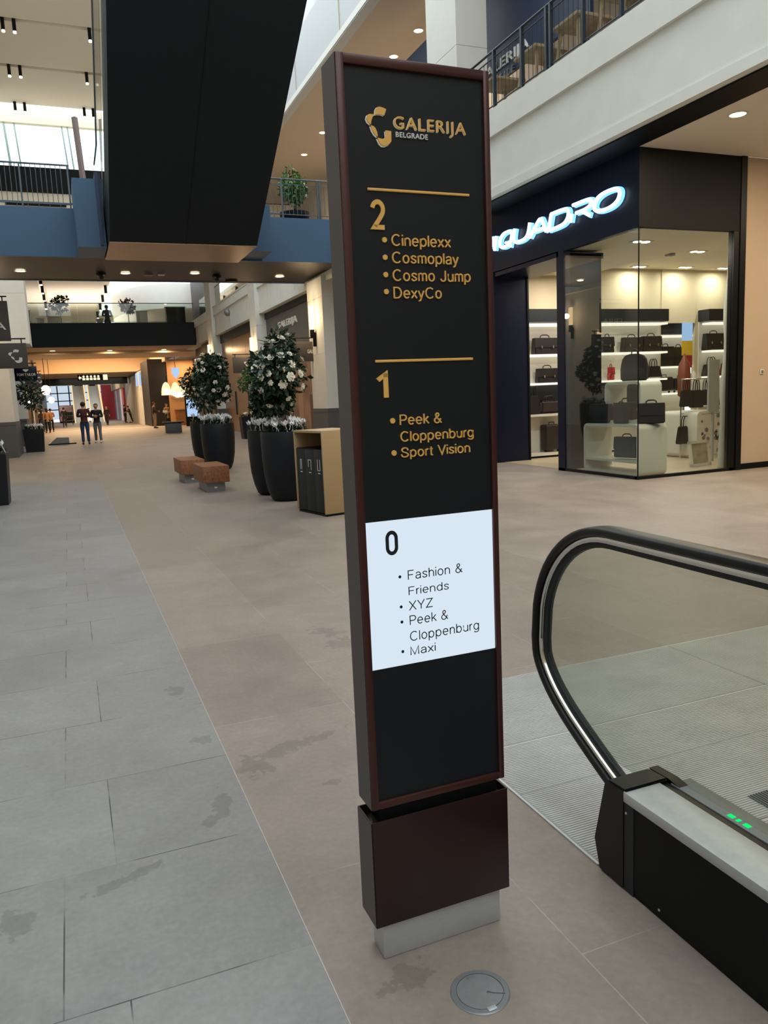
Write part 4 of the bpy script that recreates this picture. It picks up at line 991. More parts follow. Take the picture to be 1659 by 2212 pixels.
def pot_flowers(parent, r, z, n, m='petalw', h=.16, sx=1, sy=1, leaves=160, sq=False, top=True):
    mb = MB()
    def spot():
        if sq: return random.uniform(-1, 1)*r*sx*.9, random.uniform(-1, 1)*r*sy*.9
        a = random.uniform(0, 2*PI); q = math.sqrt(random.random())*r*.98; return q*math.cos(a), q*math.sin(a)
    for k in range(leaves):
        x, y = spot(); d = Vector((x, y, 0))*1.2+rv()*.3+Vector((0, 0, .25))
        leaf_mesh(mb, Vector((x*.95, y*.95, z+random.uniform(-.03, .06))), d, random.uniform(.08, .13), Vector((0, 0, 1)))
    mb.build('foliage', M['leaf'], parent, smooth=False)
    proto = None
    for k in range(n):
        x, y = spot(); zz = z+h*random.uniform(.55, 1.05); s_ = random.uniform(.9, 1.3); rot = (random.uniform(-.5, .5), random.uniform(-.5, .5), random.uniform(0, 6))
        if proto is None:
            b = MB(); b.cyl((0, 0, -.13), (0, 0, 0), .004, n=5)
            for j in range(5):
                a = 2*PI*j/5; ca, sa = math.cos(a), math.sin(a)
                vs = [b.bm.verts.new(q) for q in ((0, 0, 0), (ca*.03-sa*.028, sa*.03+ca*.028, .025), (ca*.045, sa*.045, .075), (ca*.03+sa*.028, sa*.03-ca*.028, .025))]
                b.bm.faces.new(vs)
            b.ball((0, 0, .03), .024, .024, .03, 8, 6)
            proto = b.build('flower', M[m], parent, smooth=False); proto.location = (x, y, zz); proto.rotation_euler = rot; proto.scale = (s_,)*3
        else: inst(proto, parent, (x, y, zz), rot, s_)
def urn(x, y, label, crown=None, tag_mark=False, n_flow=26):
    t_ = thing('planter_urn', label, 'planter', (x, y, 0), random.uniform(0, 6), 'tall urn planters with flowering trees')
    MB().lathe([(.0001, .0), (.235, 0), (.275, .035), (.325, .17), (.365, .38), (.383, .62), (.39, .85), (.39, 1.06), (.385, 1.075), (.36, 1.075), (.355, 1.02), (.0001, 1.0)], n=48, cap=False).build('pot', M['urn'], t_)
    MB().lathe([(.355, 1.02), (.2, 1.04), (.0001, 1.05)], n=24, cap=False).build('soil', M['soil'], t_.children[0])
    pot_flowers(t_, .36, 1.06, n_flow)
    if crown:
        cz, rx, rz, nl, nb, dx, dy = crown
        tr = MB(); tr.tube([(0, 0, 1.0), (.015, .01, 1.3), (-.01, .01, cz-rz*.4), (.0, 0, cz+rz*.3)], [.03, .026, .022, .01], 8)
        for k in range(9):
            v = rv(); tr.tube([(0, 0, cz-rz*.5+rz*.12*k), (v.x*rx*.4+dx*.4, v.y*rx*.4+dy*.4, cz-rz*.35+rz*.12*k+.1), (v.x*rx*.8+dx, v.y*rx*.8+dy, cz-rz*.2+rz*.1*k+.14)], [.012, .008, .004], 6)
        tr.build('trunk', M['bark'], t_)
        sf = foliage(t_, (dx, dy, cz), rx, rz, nl, .1, M['leaf'], hollow=.3)
        blossoms(t_, sf, nb)
    return t_
u1 = gZ(0, 622, 1084); u2 = gZ(0, 583, 1068)
urn(3.1, 11.8, 'front dark urn with a white flowering tree, beside the gold litter bin', (1.96, .52, .6, 2300, 66, .0, .05), n_flow=30).rotation_euler.z = 0
urn(3.1, 12.75, 'dark urn with white cyclamen just behind the front one', (1.86, .37, .56, 1200, 32, .0, .1), n_flow=26).rotation_euler.z = 0
c3 = gZ(0, 467, 1014); c4 = gZ(0, 444, 1000)
urn(c3.x+.1, c3.y, 'tall dark urn with a flowering tree behind the wooden benches', (2.02, .52, .6, 2000, 60, -.06, 0), n_flow=30).rotation_euler.z = 0
urn(c4.x+.1, c4.y+.2, 'farthest dark urn half hidden behind the one by the benches', (1.95, .44, .52, 800, 20, -.1, .1), n_flow=18).rotation_euler.z = 0
def box_planter(x, y, w, d, h, label, m='petalw', n=24, rz=0, mt='urn', tree=None):
    t_ = thing('planter_box', label, 'planter', (x, y, 0), rz)
    a, b = w/2, d/2
    q = MB(); q.prism([(-a*.86, 0), (a*.86, 0), (a, h), (-a, h)], lambda p, z, k: (p, k, z), -b, b); q.build('box', M[mt], t_)
    MB().box(-a*.92, a*.92, -b*.92, b*.92, h-.02, h+.005).build('soil', M['soil'], t_)
    pot_flowers(t_, 1, h+.01, n, m, .13, a*.95, b*.9, 120, True)
    if tree:
        cz, rx, rz_, nl, lm = tree
        MB().tube([(0, 0, h-.02), (.02, 0, cz-rz_*.4), (0, 0, cz)], [.03, .025, .012], 8).build('trunk', M['bark'], t_)
        foliage(t_, (0, 0, cz), rx, rz_, nl, .12, M[lm])
    return t_
box_planter(-1.34, 14.75, .62, .6, .86, 'dark box planter with white flowers cut by the left edge')
p = gZ(0, 70, 978); box_planter(p.x+.1, p.y+.6, .74, .7, .86, 'dark square planter with pale flowers and a bushy tree by the left columns', tree=(2.2, .56, .6, 700, 'leaf'))
p = gZ(0, 538, 948); box_planter(p.x+.15, p.y+.3, .8, .6, .92, 'dark box planter with cream flowers and a green bush by the tan screens', 'petal', tree=(2.35, .42, .5, 500, 'leafl'))
p = gZ(0, 377, 935)
t = thing('planter_box', 'small grey cube planter with flat top far down the hall', 'planter', (p.x, p.y+.3, 0)); MB().box(-.42, .42, -.35, .35, 0, .55, .02).build('box', M['plinth'], t); MB().box(-.55, .55, -.42, .42, .55, .62, .02).build('rim', M['dark'], t)
# tree on the bridge
t = thing('potted_tree', 'potted white flowering tree standing on the blue bridge', 'potted tree', (6.72, 22.95, BZ1))
MB().lathe([(.0001, 0), (.35, 0), (.42, .1), (.45, .28), (.4, .28), (.0001, .24)], n=28, cap=False).build('pot', M['urn'], t)
MB().tube([(0, 0, .2), (.03, 0, .6), (-.02, 0, 1.1), (0, 0, 1.5)], [.035, .03, .025, .01], 8).build('trunk', M['bark'], t)
sf = foliage(t, (0, 0, 1.0), .36, .6, 1100, .1, M['leafl'], lumps=12); blossoms(t, sf, 18)

# ================================================================== benches and litter bin
def bench(x, y, label, ln=1.15):
    t_ = thing('bench', label, 'bench', (x, y, 0), 0, 'timber block benches')
    MB().box(-.02, .44, 0, ln, .17, .46, .006).build('seat', M['wood'], t_)
    bs = MB().box(.05, .37, .12, ln-.12, 0, .17).build('base', M['zinc'], t_)
    MB().box(.18, .23, .117, .12, .06, .09).build('tag', M['wlet'], bs)
    return t_
b1 = gZ(.17, 440, 1045); bench(b1.x+.02, b1.y, 'nearer orange brown timber bench on a steel base')
b2 = gZ(.17, 393, 1027); bench(b2.x+.02, b2.y, 'farther orange brown timber bench behind the first one')
t = thing('litter_bin', 'tall champagne gold litter bin with three dark flaps beside the pylon', 'litter bin', (3.02, 9.68, 0), math.atan2(.15, .72), )
BW, BD, BH = .80, .62, 1.13
fr = MB(); fr.box(0, BD, 0, .025, .03, BH, .002).box(0, BD, BW-.025, BW, .03, BH, .002).box(0, BD, .025, BW-.025, BH-.03, BH, .002).box(BD-.03, BD, .025, BW-.025, .03, BH-.03)
fr.build('casing', M['bingold'], t)
MB().box(.02, BD-.02, .01, BW-.01, 0, .03).build('base', M['black'], t)
MB().box(.03, BD-.03, .025, BW-.025, .87, .89).build('inner_tray', M['black'], t)
for k in range(3):
    y0 = .027+k*.2493; d_ = MB().box(.015, .035, y0, y0+.246, .04, .88, .002).build('door', M['dark'], t)
    ic = MB(); yc = y0+.12
    if k == 0: ic.box(.012, .0155, yc-.035, yc-.028, .6, .75).box(.012, .0155, yc+.028, yc+.035, .6, .75).box(.012, .0155, yc-.035, yc+.035, .6, .607)
    elif k == 1: ic.box(.012, .0155, yc-.04, yc-.034, .6, .74).box(.012, .0155, yc-.04, yc+.04, .734, .74).box(.012, .0155, yc+.034, yc+.04, .64, .74)
    else: ic.box(.012, .0155, yc-.02, yc-.013, .6, .74).box(.012, .0155, yc+.013, yc+.02, .6, .74).box(.012, .0155, yc-.02, yc+.02, .733, .74)
    for j in range(4): ic.box(.012, .0155, yc-.03+j*.016, yc-.022+j*.016, .56, .572)
    o = ic.build('icon', M['wlet'], d_)

# ================================================================== shop fronts along the right, signs and lamps
RX = 8.15
def hang(t_, b, nm, m, **k): return L(b, nm, m, t_, **k)
slab('wall_right', 8.4, 8.6, 14.9, 25.5, 0, 5.2, M['beige'])
t = thing('shop_hoarding', 'grey hoarding with white lettering and a faded brown picture beside the column', 'hoarding', (RX, 29.2, 0))
hang(t, MB().box(RX, RX+.1, 25.5, 33.1, 2.9, 5.2), 'upper_board', M['hoard'])
hang(t, MB().box(RX-.05, RX+.1, 25.5, 33.1, 4.95, 5.2), 'top_beam', M['dark'])
hang(t, MB().box(RX, RX+.1, 25.5, 33.1, 0, 2.9), 'picture_board', mat('faded picture print', '9a7560', .6, noise=.4, scale=1.3))
for k in range(4): hang(t, MB().box(RX-.02, RX, 26.6+k*1.5, 27.2+k*1.5, .05, 1.7+.3*(k % 2)), 'picture_figure', mat('faded figure %d' % k, ['6d5243', 'b58a6c', '7f6350', 'a27c62'][k], .6))
a = gX(RX, 601, 697); b = gX(RX, 642, 680)
tx = MB(); text_into(tx, 'GALERIJA', 0, a.y-b.y, 4.3, 4.62, lambda p, q, k: (RX-k, a.y-p, q), 0, .04, .02); hang(t, tx, 'lettering', M['wlet'], smooth=False)
t = thing('glazed_screen', 'tan lit glazed screens closing a shop front further along', 'shop front', (RX, 38.9, 0))
for k in range(3): hang(t, MB().box(RX, RX+.06, 34.4+k*3.06, 34.4+k*3.06+3.02, 0.02, 4.75), 'panel', M['tandoor'])
hang(t, MB().box(RX-.05, RX+.1, 34.4, 43.55, 4.75, 5.2), 'top_beam', M['dark'])
for k in (37.4, 40.5): hang(t, MB().box(RX-.05, RX, k-.03, k+.03, .9, 2.1), 'handle', M['dark'])
t = thing('storefront', 'dark shop front beyond the pale pilaster, under the black bridge', 'shop front', (RX, 48, 0))
hang(t, MB().box(RX, RX+.1, 45.3, 50.3, 0, 5.15), 'panel', M['brownceil']); hang(t, MB().box(RX-.06, RX, 46.5, 46.6, 0, 5.2), 'mullion', M['black'])
# upper level panels and glass on the far right
slab('trim_13', FX-.09, FX-.07, 26, 46, 6.66, 6.72, M['white'])
for y in (27.5, 29.5, 31.5, 35.7, 37.3, 39.2, 41.5, 46.5, 48): slab('trim_14', FX-.008, FX, y, y+.06, 5.4, 6.2, M['white'])
t = thing('glass_balustrade', 'glass balustrade along the upper walkway far on the right', 'railing', (FX+.1, 40, 6.72))
for y in range(27, 49, 2): hang(t, MB().box(FX+.1, FX+.115, y, y+1.96, 6.72, 7.75), 'glass_panel', M['glassb'])
hang(t, MB().box(FX+.09, FX+.125, 27, 49, 7.74, 7.77), 'top_rail', M['rail'])
slab('wall_right', 11.8, 12, 40, 54, 6.68, 10, M['beige'])
t = thing('dome_camera', 'small grey dome on the pale fascia above the tan screens', 'camera', (FX-.09, 39.5, 5.95)); MB().ball((0, 0, 0), .17).build('dome', M['zinc'], t); MB().box(.0, .09, -.1, .1, -.1, .1).build('base', M['white'], t)
def sconce(x, y, z, label, side=-1, power=14, h=.62):
    t_ = thing('wall_lamp', label, 'wall lamp', (x, y, z), 0, 'lit wall lamps')
    MB().box(side*.12-.06, side*.12+.06, -.07, .07, -h*.5, h*.5, .015).build('diffuser', M['sconce'], t_)
    MB().box(side*.12-.06, side*.12+.06, -.06, .06, -h*.5-.28, -h*.5-.01, .01).box(0, side*.1, -.03, .03, -h*.5-.55, -h*.5-.1).build('bracket', M['black'], t_)
    l = bpy.data.lights.new('lamp', 'POINT'); l.energy = power; l.color = (1, .68, .36); l.shadow_soft_size = .1
    lo = bpy.data.objects.new('lamp', l); C.objects.link(lo); lo.parent = t_; lo.location = (side*.32, 0, 0); return t_
sconce(7.72, 24.75, 4.15, 'tall lit wall lamp on the column right of the flowering tree', -1, 26, .75)
sconce(7.72, 33.7, 3.95, 'lit wall lamp on the pilaster, behind the top of the nearer tree', -1, 20)
sconce(7.72, 44.4, 4.45, 'round looking lit lamp above the farther flowering tree', -1, 20)
sconce(-2.1, 25.0, 3.35, 'lit wall lamp between the two signboards at the left edge', 1, 14)
sconce(-2.3, 27.1, 4.4, 'lit wall lamp on the left wall, seen mirrored in the shop glass', 1, 30, .7)
def blade(label, x0, x1, y, z0, z1, m, deco, side=1):
    t_ = thing('blade_sign', label, 'hanging sign', ((x0+x1)/2, y, z0), 0)
    hang(t_, MB().box(x0, x1, y-.04, y+.04, z0, z1, .008), 'board', m)
    hang(t_, MB().cyl((-2.28 if side > 0 else max(x1, 7.74), y, z1+.12), (x1 if side > 0 else x0, y, z1+.12), .018, n=8).box(x0+.1, x0+.13, y-.012, y+.012, z1, z1+.12).box(x1-.13, x1-.1, y-.012, y+.012, z1, z1+.12), 'bracket', M['black'])
    if deco: deco(t_, y-.04)
    return t_
def txt(body, x0, x1, z0, z1, off=.012):
    def f(t_, y):
        b_ = MB(); text_into(b_, body, x0, x1, z0, z1, lambda p, q, k: (p, y-k, q), 0, .012, off); hang(t_, b_, 'lettering', M['wlet'], smooth=False)
    return f
def emb(x0, x1, z0, z1):
    def f(t_, y):
        b_ = MB(); emblem(b_, x0, x1, z0, z1, lambda p, q, k: (p, y-k, q), 0, .012); hang(t_, b_, 'emblem', M['wlet'], smooth=False)
    return f
blade('brown signboard with white lettering high at the left edge', -3.4, -1.25, 24, 3.48, 4.55, M['greyfab'], txt('GALERIJA', -3.0, -1.34, 3.72, 3.98))
blade('brown signboard with a white emblem at the left edge, below the lettered one', -2.3, -.89, 24, 2.74, 3.42, M['greyfab'], emb(-1.37, -1.02, 2.88, 3.25))
def tomd(t_, y):
    txt('TOM TAILOR', -1.72, -1.03, 2.93, 3.03, .01)(t_, y)
    b_ = MB(); b_.prism([(-1.46, 3.19), (-1.30, 3.19), (-1.27, 3.16), (-1.38, 3.08), (-1.49, 3.16)], lambda p, q, k: (p, y-k, q), 0, .012); hang(t_, b_, 'emblem', M['wlet'])
blade('navy signboard with white lettering below the emblem sign', -1.83, -.98, 34, 2.74, 3.3, M['navy'], tomd)
q0 = gY(42, 48, 808); q1 = gY(42, 92, 836)
blade('small brown signboard with part of an emblem below the navy one', q0.x, q1.x, 42, q1.z, q0.z, M['greyfab'], emb(q0.x+.55, q0.x+.85, q1.z+.18, q1.z+.5))
q0 = gY(27, 600, 733); q1 = gY(27, 688, 777)
blade('brown signboard with white lettering right of the nearer flowering tree', q0.x, q1.x, 25.2, 2.78, 3.42, M['greyfab'], txt('GALERIJA', q0.x+.5, q1.x-.56, 3.0, 3.16), -1)
q0 = gY(34, 502, 773); q1 = gY(34, 552, 806)
blade('brown signboard with a white emblem between the two flowering trees', q0.x, 7.7, 34.0, q1.z+.02, q0.z+.02, M['greyfab'], emb(q0.x+.47, q0.x+.82, q1.z+.2, q0.z-.1), -1)
# left frontage
t = thing('storefront', 'dim brown shop front with vertical strips beyond the left columns', 'shop front', (-2.4, 60, 0))
hang(t, MB().box(-2.29, -2.25, 42, 70, 0, 4.6), 'panel', M['brownceil'])
for k, (y, m) in enumerate(((45, 'beige'), (47, 'white'), (52, 'tandoor'), (55, 'woodd'), (60, 'white'))): hang(t, MB().box(-2.25, -2.2, y, y+.5, .3, 3.6), 'strip', M[m])
slab('trim_15', -2.3, -2.26, 32.2, 38.5, 0, 5.2, M['dark'])
def globe(px, py, y, r, label):
    p_ = gY(y, px, py); t_ = thing('globe_lamp', label, 'lamp', p_, 0, 'glowing globe lamps'); MB().ball((0, 0, 0), r, r*.9, r*1.1).build('globe', M['lampw'], t_); (MB().cyl((0, 0, r), (0, 0, (5.05 if y < 59 else 6.3)-p_.z), .02, n=6) if y > 50 else MB().tube([(0, 0, r), (0, 0, r+.2), (-2.25-p_.x, 0, r+.2)], .02, 6)).build('stem', M['black'], t_)
globe(64, 868, 44, .09, 'small round lamp over the left tree')
globe(99, 843, 58, .3, 'large glowing lamp by the far windows'); globe(111, 864, 70, .24, 'glowing lamp below the largest one by the far windows')

# ================================================================== far black bridge with glass balustrade
t = thing('footbridge', 'black footbridge with clear glass balustrade far down the hall', 'footbridge', (3, 52, 5.2))
BY0, BY1 = 50.4, 54.5
hang(t, MB().box(-2.3, 7.9, BY0, BY0+.12, 5.2, 6.6), 'side_panel', M['underside'])
hang(t, MB().box(-2.3, 7.9, BY0+.12, BY1, 5.22, 5.85), 'deck', M['beige'])
for k in range(6): hang(t, MB().box(-2.3+k*1.7, -2.3+k*1.7+1.68, BY0+.05, BY0+.065, 6.6, 7.72), 'glass_panel', M['glassb'])
hang(t, MB().box(-2.3, 7.9, BY0+.04, BY0+.08, 7.72, 7.76), 'top_rail', M['rail'])
hang(t, MB().box(-2.3, 7.9, BY1, BY1+.02, 5.22, 7.1), 'rear_balustrade', M['glassb'])
for i, (px, py) in enumerate(((113, 758), (237, 757), (354, 755))):
    p = gZ(5.22, px, py); downlight(p.x, max(p.y, 50.9), 5.22, ['left', 'middle', 'right'][i]+' ceiling light under the black far bridge', power=45, r=.16, col=(1, .68, .38))
def silhouette_counter(px0, px1, py0, py1, y, label, m):
    a_ = gY(y, px0, py1); b_ = gY(y, px1, py0); t_ = thing('counter', label, 'counter', ((a_.x+b_.x)/2, y, 5.85)); hang(t_, MB().box(a_.x, b_.x, y, y+.6, 5.85, b_.z, .03), 'front', m); hang(t_, MB().box(a_.x-.05, b_.x+.05, y-.05, y+.65, b_.z, b_.z+.05), 'top', M['shopwhite']); return t_
silhouette_counter(80, 95, 689, 697, 53, 'white box counter on the far bridge, left', M['shopwhite'])
silhouette_counter(103, 130, 685, 697, 53, 'wider white counter on the far bridge below the small tree', M['shopwhite'])
silhouette_counter(210, 222, 690, 697, 53, 'low white box left of the man on the far bridge', M['shopwhite'])
silhouette_counter(41, 64, 672, 697, 53.5, 'pale square pillar at the left end of the far bridge', M['white'])
silhouette_counter(297, 318, 673, 697, 53.5, 'pale square pillar right of the red flowering plant', M['white'])
silhouette_counter(360, 399, 664, 697, 54, 'dark glazed box at the right end of the far bridge', M['dark'])
def bridge_tree(px, ptop, y, label, m, rx, rz):
    b_ = gY(y, px, 700); a_ = gY(y, px, ptop); t_ = thing('potted_tree', label, 'potted tree', (b_.x, y, 5.85)); zt = a_.z-5.85
    MB().lathe([(.0001, 0), (.2, 0), (.25, .35), (.22, .35), (.0001, .3)], n=14, cap=False).build('pot', M['urn'], t_)
    MB().tube([(0, 0, .3), (0, 0, zt-rz)], .025, 6).build('trunk', M['bark'], t_); foliage(t_, (0, 0, zt-rz), rx, rz, 260, .2, M[m])
bridge_tree(133, 639, 53.6, 'small round headed tree on the far bridge, left of the man', 'leaf', .5, .5)
bridge_tree(279, 645, 53.6, 'reddish plant on a stem on the far bridge, right of the man', 'leatherr', .45, .42)
# white curved balcony under the far skylight
t = thing('curved_balcony', 'white curved balcony lit by the skylight above the far bridge', 'balcony', (9, 64, 8.4))
cb = MB(); n = 40
ring = [(8.6-4.6*abs(math.cos(2*PI*k/n))**.8*(1 if math.cos(2*PI*k/n) > 0 else -1), 65+7.5*math.sin(2*PI*k/n)) for k in range(n)]
cb.prism(ring, lambda p, q, k: (p, q, k), 8.3, 9.98); hang(t, cb, 'parapet', M['white'])
slab('wall_far', 13.4, 13.5, 54, 104, 5, 14, M['white']); slab('wall_far', 3.5, 9.3, 77.9, 78, 10, 14, M['white'])
# track spots in the ceiling grooves
def spot(x, y, z, label, group='track spotlights', r=.06, h=.42, power=0):
    t_ = thing('spotlight', label, 'spotlight', (x, y, z), 0, group)
    MB().cyl((0, 0, -h*.86), (0, 0, .12), r, n=12).build('housing', M['black'], t_)
    MB().cyl((0, 0, -h), (0, 0, -h*.86), r*.95, r*.9, n=12).build('lens', M['lensn'], t_)
    return t_
rows = [(CZ, [(5, 45), (30, 50), (192, 72)], 'nearest'), (CZ, [(19, 145), (43, 148), (186, 165), (207, 168)], 'middle'), (CZ, [(32, 224), (53, 226), (181, 238), (200, 240)], 'farthest')]
for z, pts, nm in rows:
    for i, (u_, v_) in enumerate(pts):
        p = gZ(z, u_, v_); y = {'nearest': 30.72, 'middle': 34.57, 'farthest': 38.4}[nm]
        spot(p.x, y, z, ['first', 'second', 'third', 'fourth'][i]+' spotlight from the left in the '+nm+' groove of the high ceiling', h=.42)
for gx, side in ((-.82, 'left'), (3.32, 'right')):
    for k, y in enumerate((56, 60, 64, 69, 75) if side == 'left' else (60, 65, 70, 76)):
        spot(gx, y, HZ+.02, ['nearest', 'second', 'third', 'fourth', 'farthest'][k]+' spotlight in the '+side+' ceiling groove above the far bridge', r=.1, h=.5)

# ================================================================== beyond the far bridge
slab('ceiling', -2.3, 9, 54.6, 60, 5.05, 5.25, M['beige'])
slab('ceiling', -2.3, 9, 60, 73, 6.3, 6.5, M['tandoor'])
slab('ceiling', -2.3, 9, 73, 94, 4.62, 4.8, M['beige'])
slab('trim_16', -2.3, 7.4, 72.8, 73, 4.62, 6.3, mat('cream coffer wall', 'd8b48a', .7))
slab('trim_17', -2.3, 7.4, 59.9, 60, 5.25, 6.3, M['beige'])
slab('trim_18', 7.0, 7.2, 60, 73, 4.8, 6.3, M['beige'])
slab('trim_19', -2.3, 6, 85, 85.3, 3.95, 4.62, M['dark'])
def area_light(x, y, z, sx, sy, e, col=(1, .62, .3), rot=(0, 0, 0)):  # bare area light: coffer glow, kiosk and added fill
    l = bpy.data.lights.new('lamp', 'AREA'); l.shape = 'RECTANGLE'; l.size = sx; l.size_y = sy; l.energy = e; l.color = col
    o = bpy.data.objects.new('lamp', l); C.objects.link(o); o.location = (x, y, z); o.rotation_euler = rot; return o
LAMPS = []
LAMPS.append(area_light(2.5, 66, 6.25, 8, 10, 1500, (1, .7, .42))); LAMPS.append(area_light(1.5, 66, 6.7, 7, 10, 420, (1, .93, .84), (PI, 0, 0))); LAMPS.append(area_light(1, 39.2, 12.5, 9, .6, 30, (1, .9, .76), (PI+.7, 0, 0)))  # the two upward ones are unseen fill, added to brighten the ceilings
LAMPS.append(area_light(2.5, 57, 5.0, 8, 3, 160)); LAMPS.append(area_light(2.5, 90, 4.55, 6, 20, 420, (1, .85, .65)))
# wayfinding sign
t = thing('wayfinding_sign', 'black hanging wayfinding sign with white arrow, pictograms and a white square', 'hanging sign', (2.4, 75, 4.0))
a = gY(75, 168, 823); b = gY(75, 233, 808)
hang(t, MB().box(a.x, b.x, 75, 75.1, a.z, b.z), 'board', M['black'])
for x in (a.x+.4, b.x-.4): hang(t, MB().cyl((x, 75.05, b.z), (x, 75.05, 4.7), .02, n=6), 'hanger', M['black'])
dx = (b.x-a.x); zc = (a.z+b.z)/2
hang(t, MB().prism([(a.x+dx*.03, zc), (a.x+dx*.08, zc+.2), (a.x+dx*.08, zc+.07), (a.x+dx*.13, zc+.07), (a.x+dx*.13, zc-.07), (a.x+dx*.08, zc-.07), (a.x+dx*.08, zc-.2)], lambda p, q, k: (p, 75-k, q), 0, .02), 'arrow', M['pict'])
for k in range(5):
    x = a.x+dx*(.2+.12*k); hang(t, MB().box(x-.12, x+.12, 74.98, 75, zc-.22, zc-.02).cyl((x, 74.98, zc+.1), (x, 75, zc+.1), .1, n=10), 'pictogram', M['pict'])
hang(t, MB().box(b.x-dx*.17, b.x-dx*.02, 74.98, 75, zc-.24, zc+.24), 'panel', M['pict'])
for i, (p0, p1, y) in enumerate((((160, 832), (178, 827), 92), ((192, 832), (205, 827), 92))):
    a_ = gY(y, *p0); b_ = gY(y, *p1); t_ = thing('overhead_sign', ['left', 'right'][i]+' small dark sign over the far escalators', 'hanging sign', (a_.x, y, a_.z)); hang(t_, MB().box(a_.x, b_.x, y, y+.1, a_.z-.1, b_.z), 'board', M['black']); hang(t_, MB().box(a_.x, a_.x+.03, y, y+.05, b_.z, 4.62), 'hanger', M['black'])
# far escalators
for i, (x0, x1) in enumerate(((.75, 2.0), (2.5, 3.7))):
    t_ = thing('escalator', ['left', 'right'][i]+' far escalator with lit golden sides rising at the end of the hall', 'escalator', ((x0+x1)/2, 95, 0))
    hang(t_, MB().prism([(95, 0), (104, 5.2), (104, 4.4), (96.4, 0)], lambda p, q, k: (k, p, q), x0, x1), 'truss', M['zinc'])
    for x in (x0-.12, x1): hang(t_, MB().prism([(94.6, 0), (94.6, .9), (104, 6.2), (104, 5.2)], lambda p, q, k: (k, p, q), x, x+.12), 'lit_side', emit('golden strip', 'ffd9a0', .75) if i == 0 and x < x0 else bpy.data.materials['golden strip'])
# end windows
t = thing('window_wall', 'tall bright window wall with dark bars at the end of the hall', 'window', (1, 110, 0))
hang(t, MB().box(-2.4, 4.3, 110, 110.05, .3, 4.6), 'pane', emit('daylight through frosted glass', 'd4e3f4', .62))
for x in (-1.1, .3, 2.2, 3.4): hang(t, MB().box(x, x+.14, 109.9, 110, 0, 4.6), 'mullion', M['dark'])
for z in (1.5, 2.6, 3.6): hang(t, MB().box(-2.4, 4.3, 109.9, 110, z, z+.12), 'crossbar', M['dark'])
t = thing('advert_panel', 'pink poster on the far window wall', 'poster', (-.1, 100, .6)); hang(t, MB().box(-.9, .9, 100, 100.1, .2, 2.0), 'print', mat('pink print', 'd3b3bd', .6, noise=.25, scale=1.5)); hang(t, MB().box(-.95, .95, 100.1, 100.15, 0, 2.05), 'frame', M['dark'])
# right far shop fronts
FR = 5.9
t = thing('kiosk', 'warm lit cafe kiosk with three arched lights behind the farther tree', 'kiosk', (8, 62, 0))
hang(t, MB().box(7.3, 10, 62, 62.2, 0, 5.0), 'back_wall', mat('warm kiosk wall', 'c09060', .7))
for i, px in enumerate((359, 379, 398)):
    p = gY(61.9, px, 838); hang(t, MB().prism([(p.x+.38*math.cos(k*PI/10)*(1 if True else 1), p.z-.55+1.0*math.sin(k*PI/10)) for k in range(11)], lambda a_, b_, k: (a_, 62-k, b_), 0, .02), 'arch_light', M['arch'])
for j, (px, py, w_) in enumerate(((361, 846, .35), (377, 850, .28), (384, 853, .32), (392, 852, .3))):
    p = gY(61.8, px, py); hang(t, MB().ball((p.x, 61.85, p.z), w_*.8, .05, .22), 'sign_blob', M['shelf'])
hang(t, MB().box(7.5, 9.6, 60.4, 61, 0, 1.15), 'counter', mat('kiosk timber', '9c6a3c', .6, noise=.2, scale=6)); hang(t, MB().box(7.4, 9.7, 60.3, 61.1, 1.15, 1.22), 'counter_top', M['woodd'])
hang(t, MB().box(9.3, 9.5, 55, 62, 0, 5.0), 'side_wall', M['brownceil'])
kl = area_light(8.5, 60.5, 4.9, 1.5, 1.5, 120, (1, .7, .42)); LAMPS.append(kl)
q = gY(60, 379, 805); t_ = thing('pendant_sign', 'small white shield shaped lit sign above the kiosk', 'sign', (q.x, 60, q.z)); hang(t_, MB().prism([(q.x-.28, q.z+.35), (q.x+.28, q.z+.35), (q.x+.25, q.z-.1), (q.x, q.z-.45), (q.x-.25, q.z-.1)], lambda a_, b_, k: (a_, 60-k, b_), 0, .08), 'panel', M['screen']); hang(t_, MB().cyl((q.x, 59.96, q.z+.35), (q.x, 59.96, 5.05), .02, n=6), 'hanger', M['black'])
slab('wall_right', FR, 7.5, 62.1, 68, 0, 5.05, mat('near black cladding', '17110d', .5))
t = thing('storefront', 'row of dark and pale pillars and lit signs left of the kiosk', 'shop front', (FR, 70, 0))
hang(t, MB().box(FR+.1, FR+.3, 68, 74, 0, 4.62), 'wall', M['dark'])
for k in range(4): hang(t, MB().box(FR, FR+.15, 68.4+k*1.4, 68.8+k*1.4, 0, 4.5), 'pillar', M['shopwhite'])
for k in (0, 2): hang(t, MB().box(FR-.1, FR-.02, 68.3+k*1.6, 69.2+k*1.6, 3.3, 4.4), 'lit_sign', M['screen'])
t = thing('curved_screen', 'pale sail shaped wall panel further down on the right', 'panel', (FR, 82, 0))
hang(t, MB().prism([(74, 0), (90, 0), (89, 1.2), (86, 2.6), (81, 3.7), (74, 4.4)], lambda p, q_, k: (k, p, q_), FR, FR+.2), 'panel', mat('pale putty', 'b9ae9a', .6))
slab('wall_right', FR+.21, FR+.4, 74, 92, 0, 4.62, M['plinth'])
t = thing('storefront', 'red and white striped shop front at the far right end', 'shop front', (FR, 100, 0))
for k in range(6): hang(t, MB().box(FR, FR+.2, 92+k*3, 95+k*3, 0, 3.7), 'panel', [mat('red banner', 'b03a48', .5), M['shopwhite'], M['plinth']][k % 3])
hang(t, MB().box(FR-.3, FR+.2, 92, 110, 3.7, 4.6), 'fascia', M['taupe'])
q0 = gY(57, 405, 900); q1 = gY(57, 428, 857)
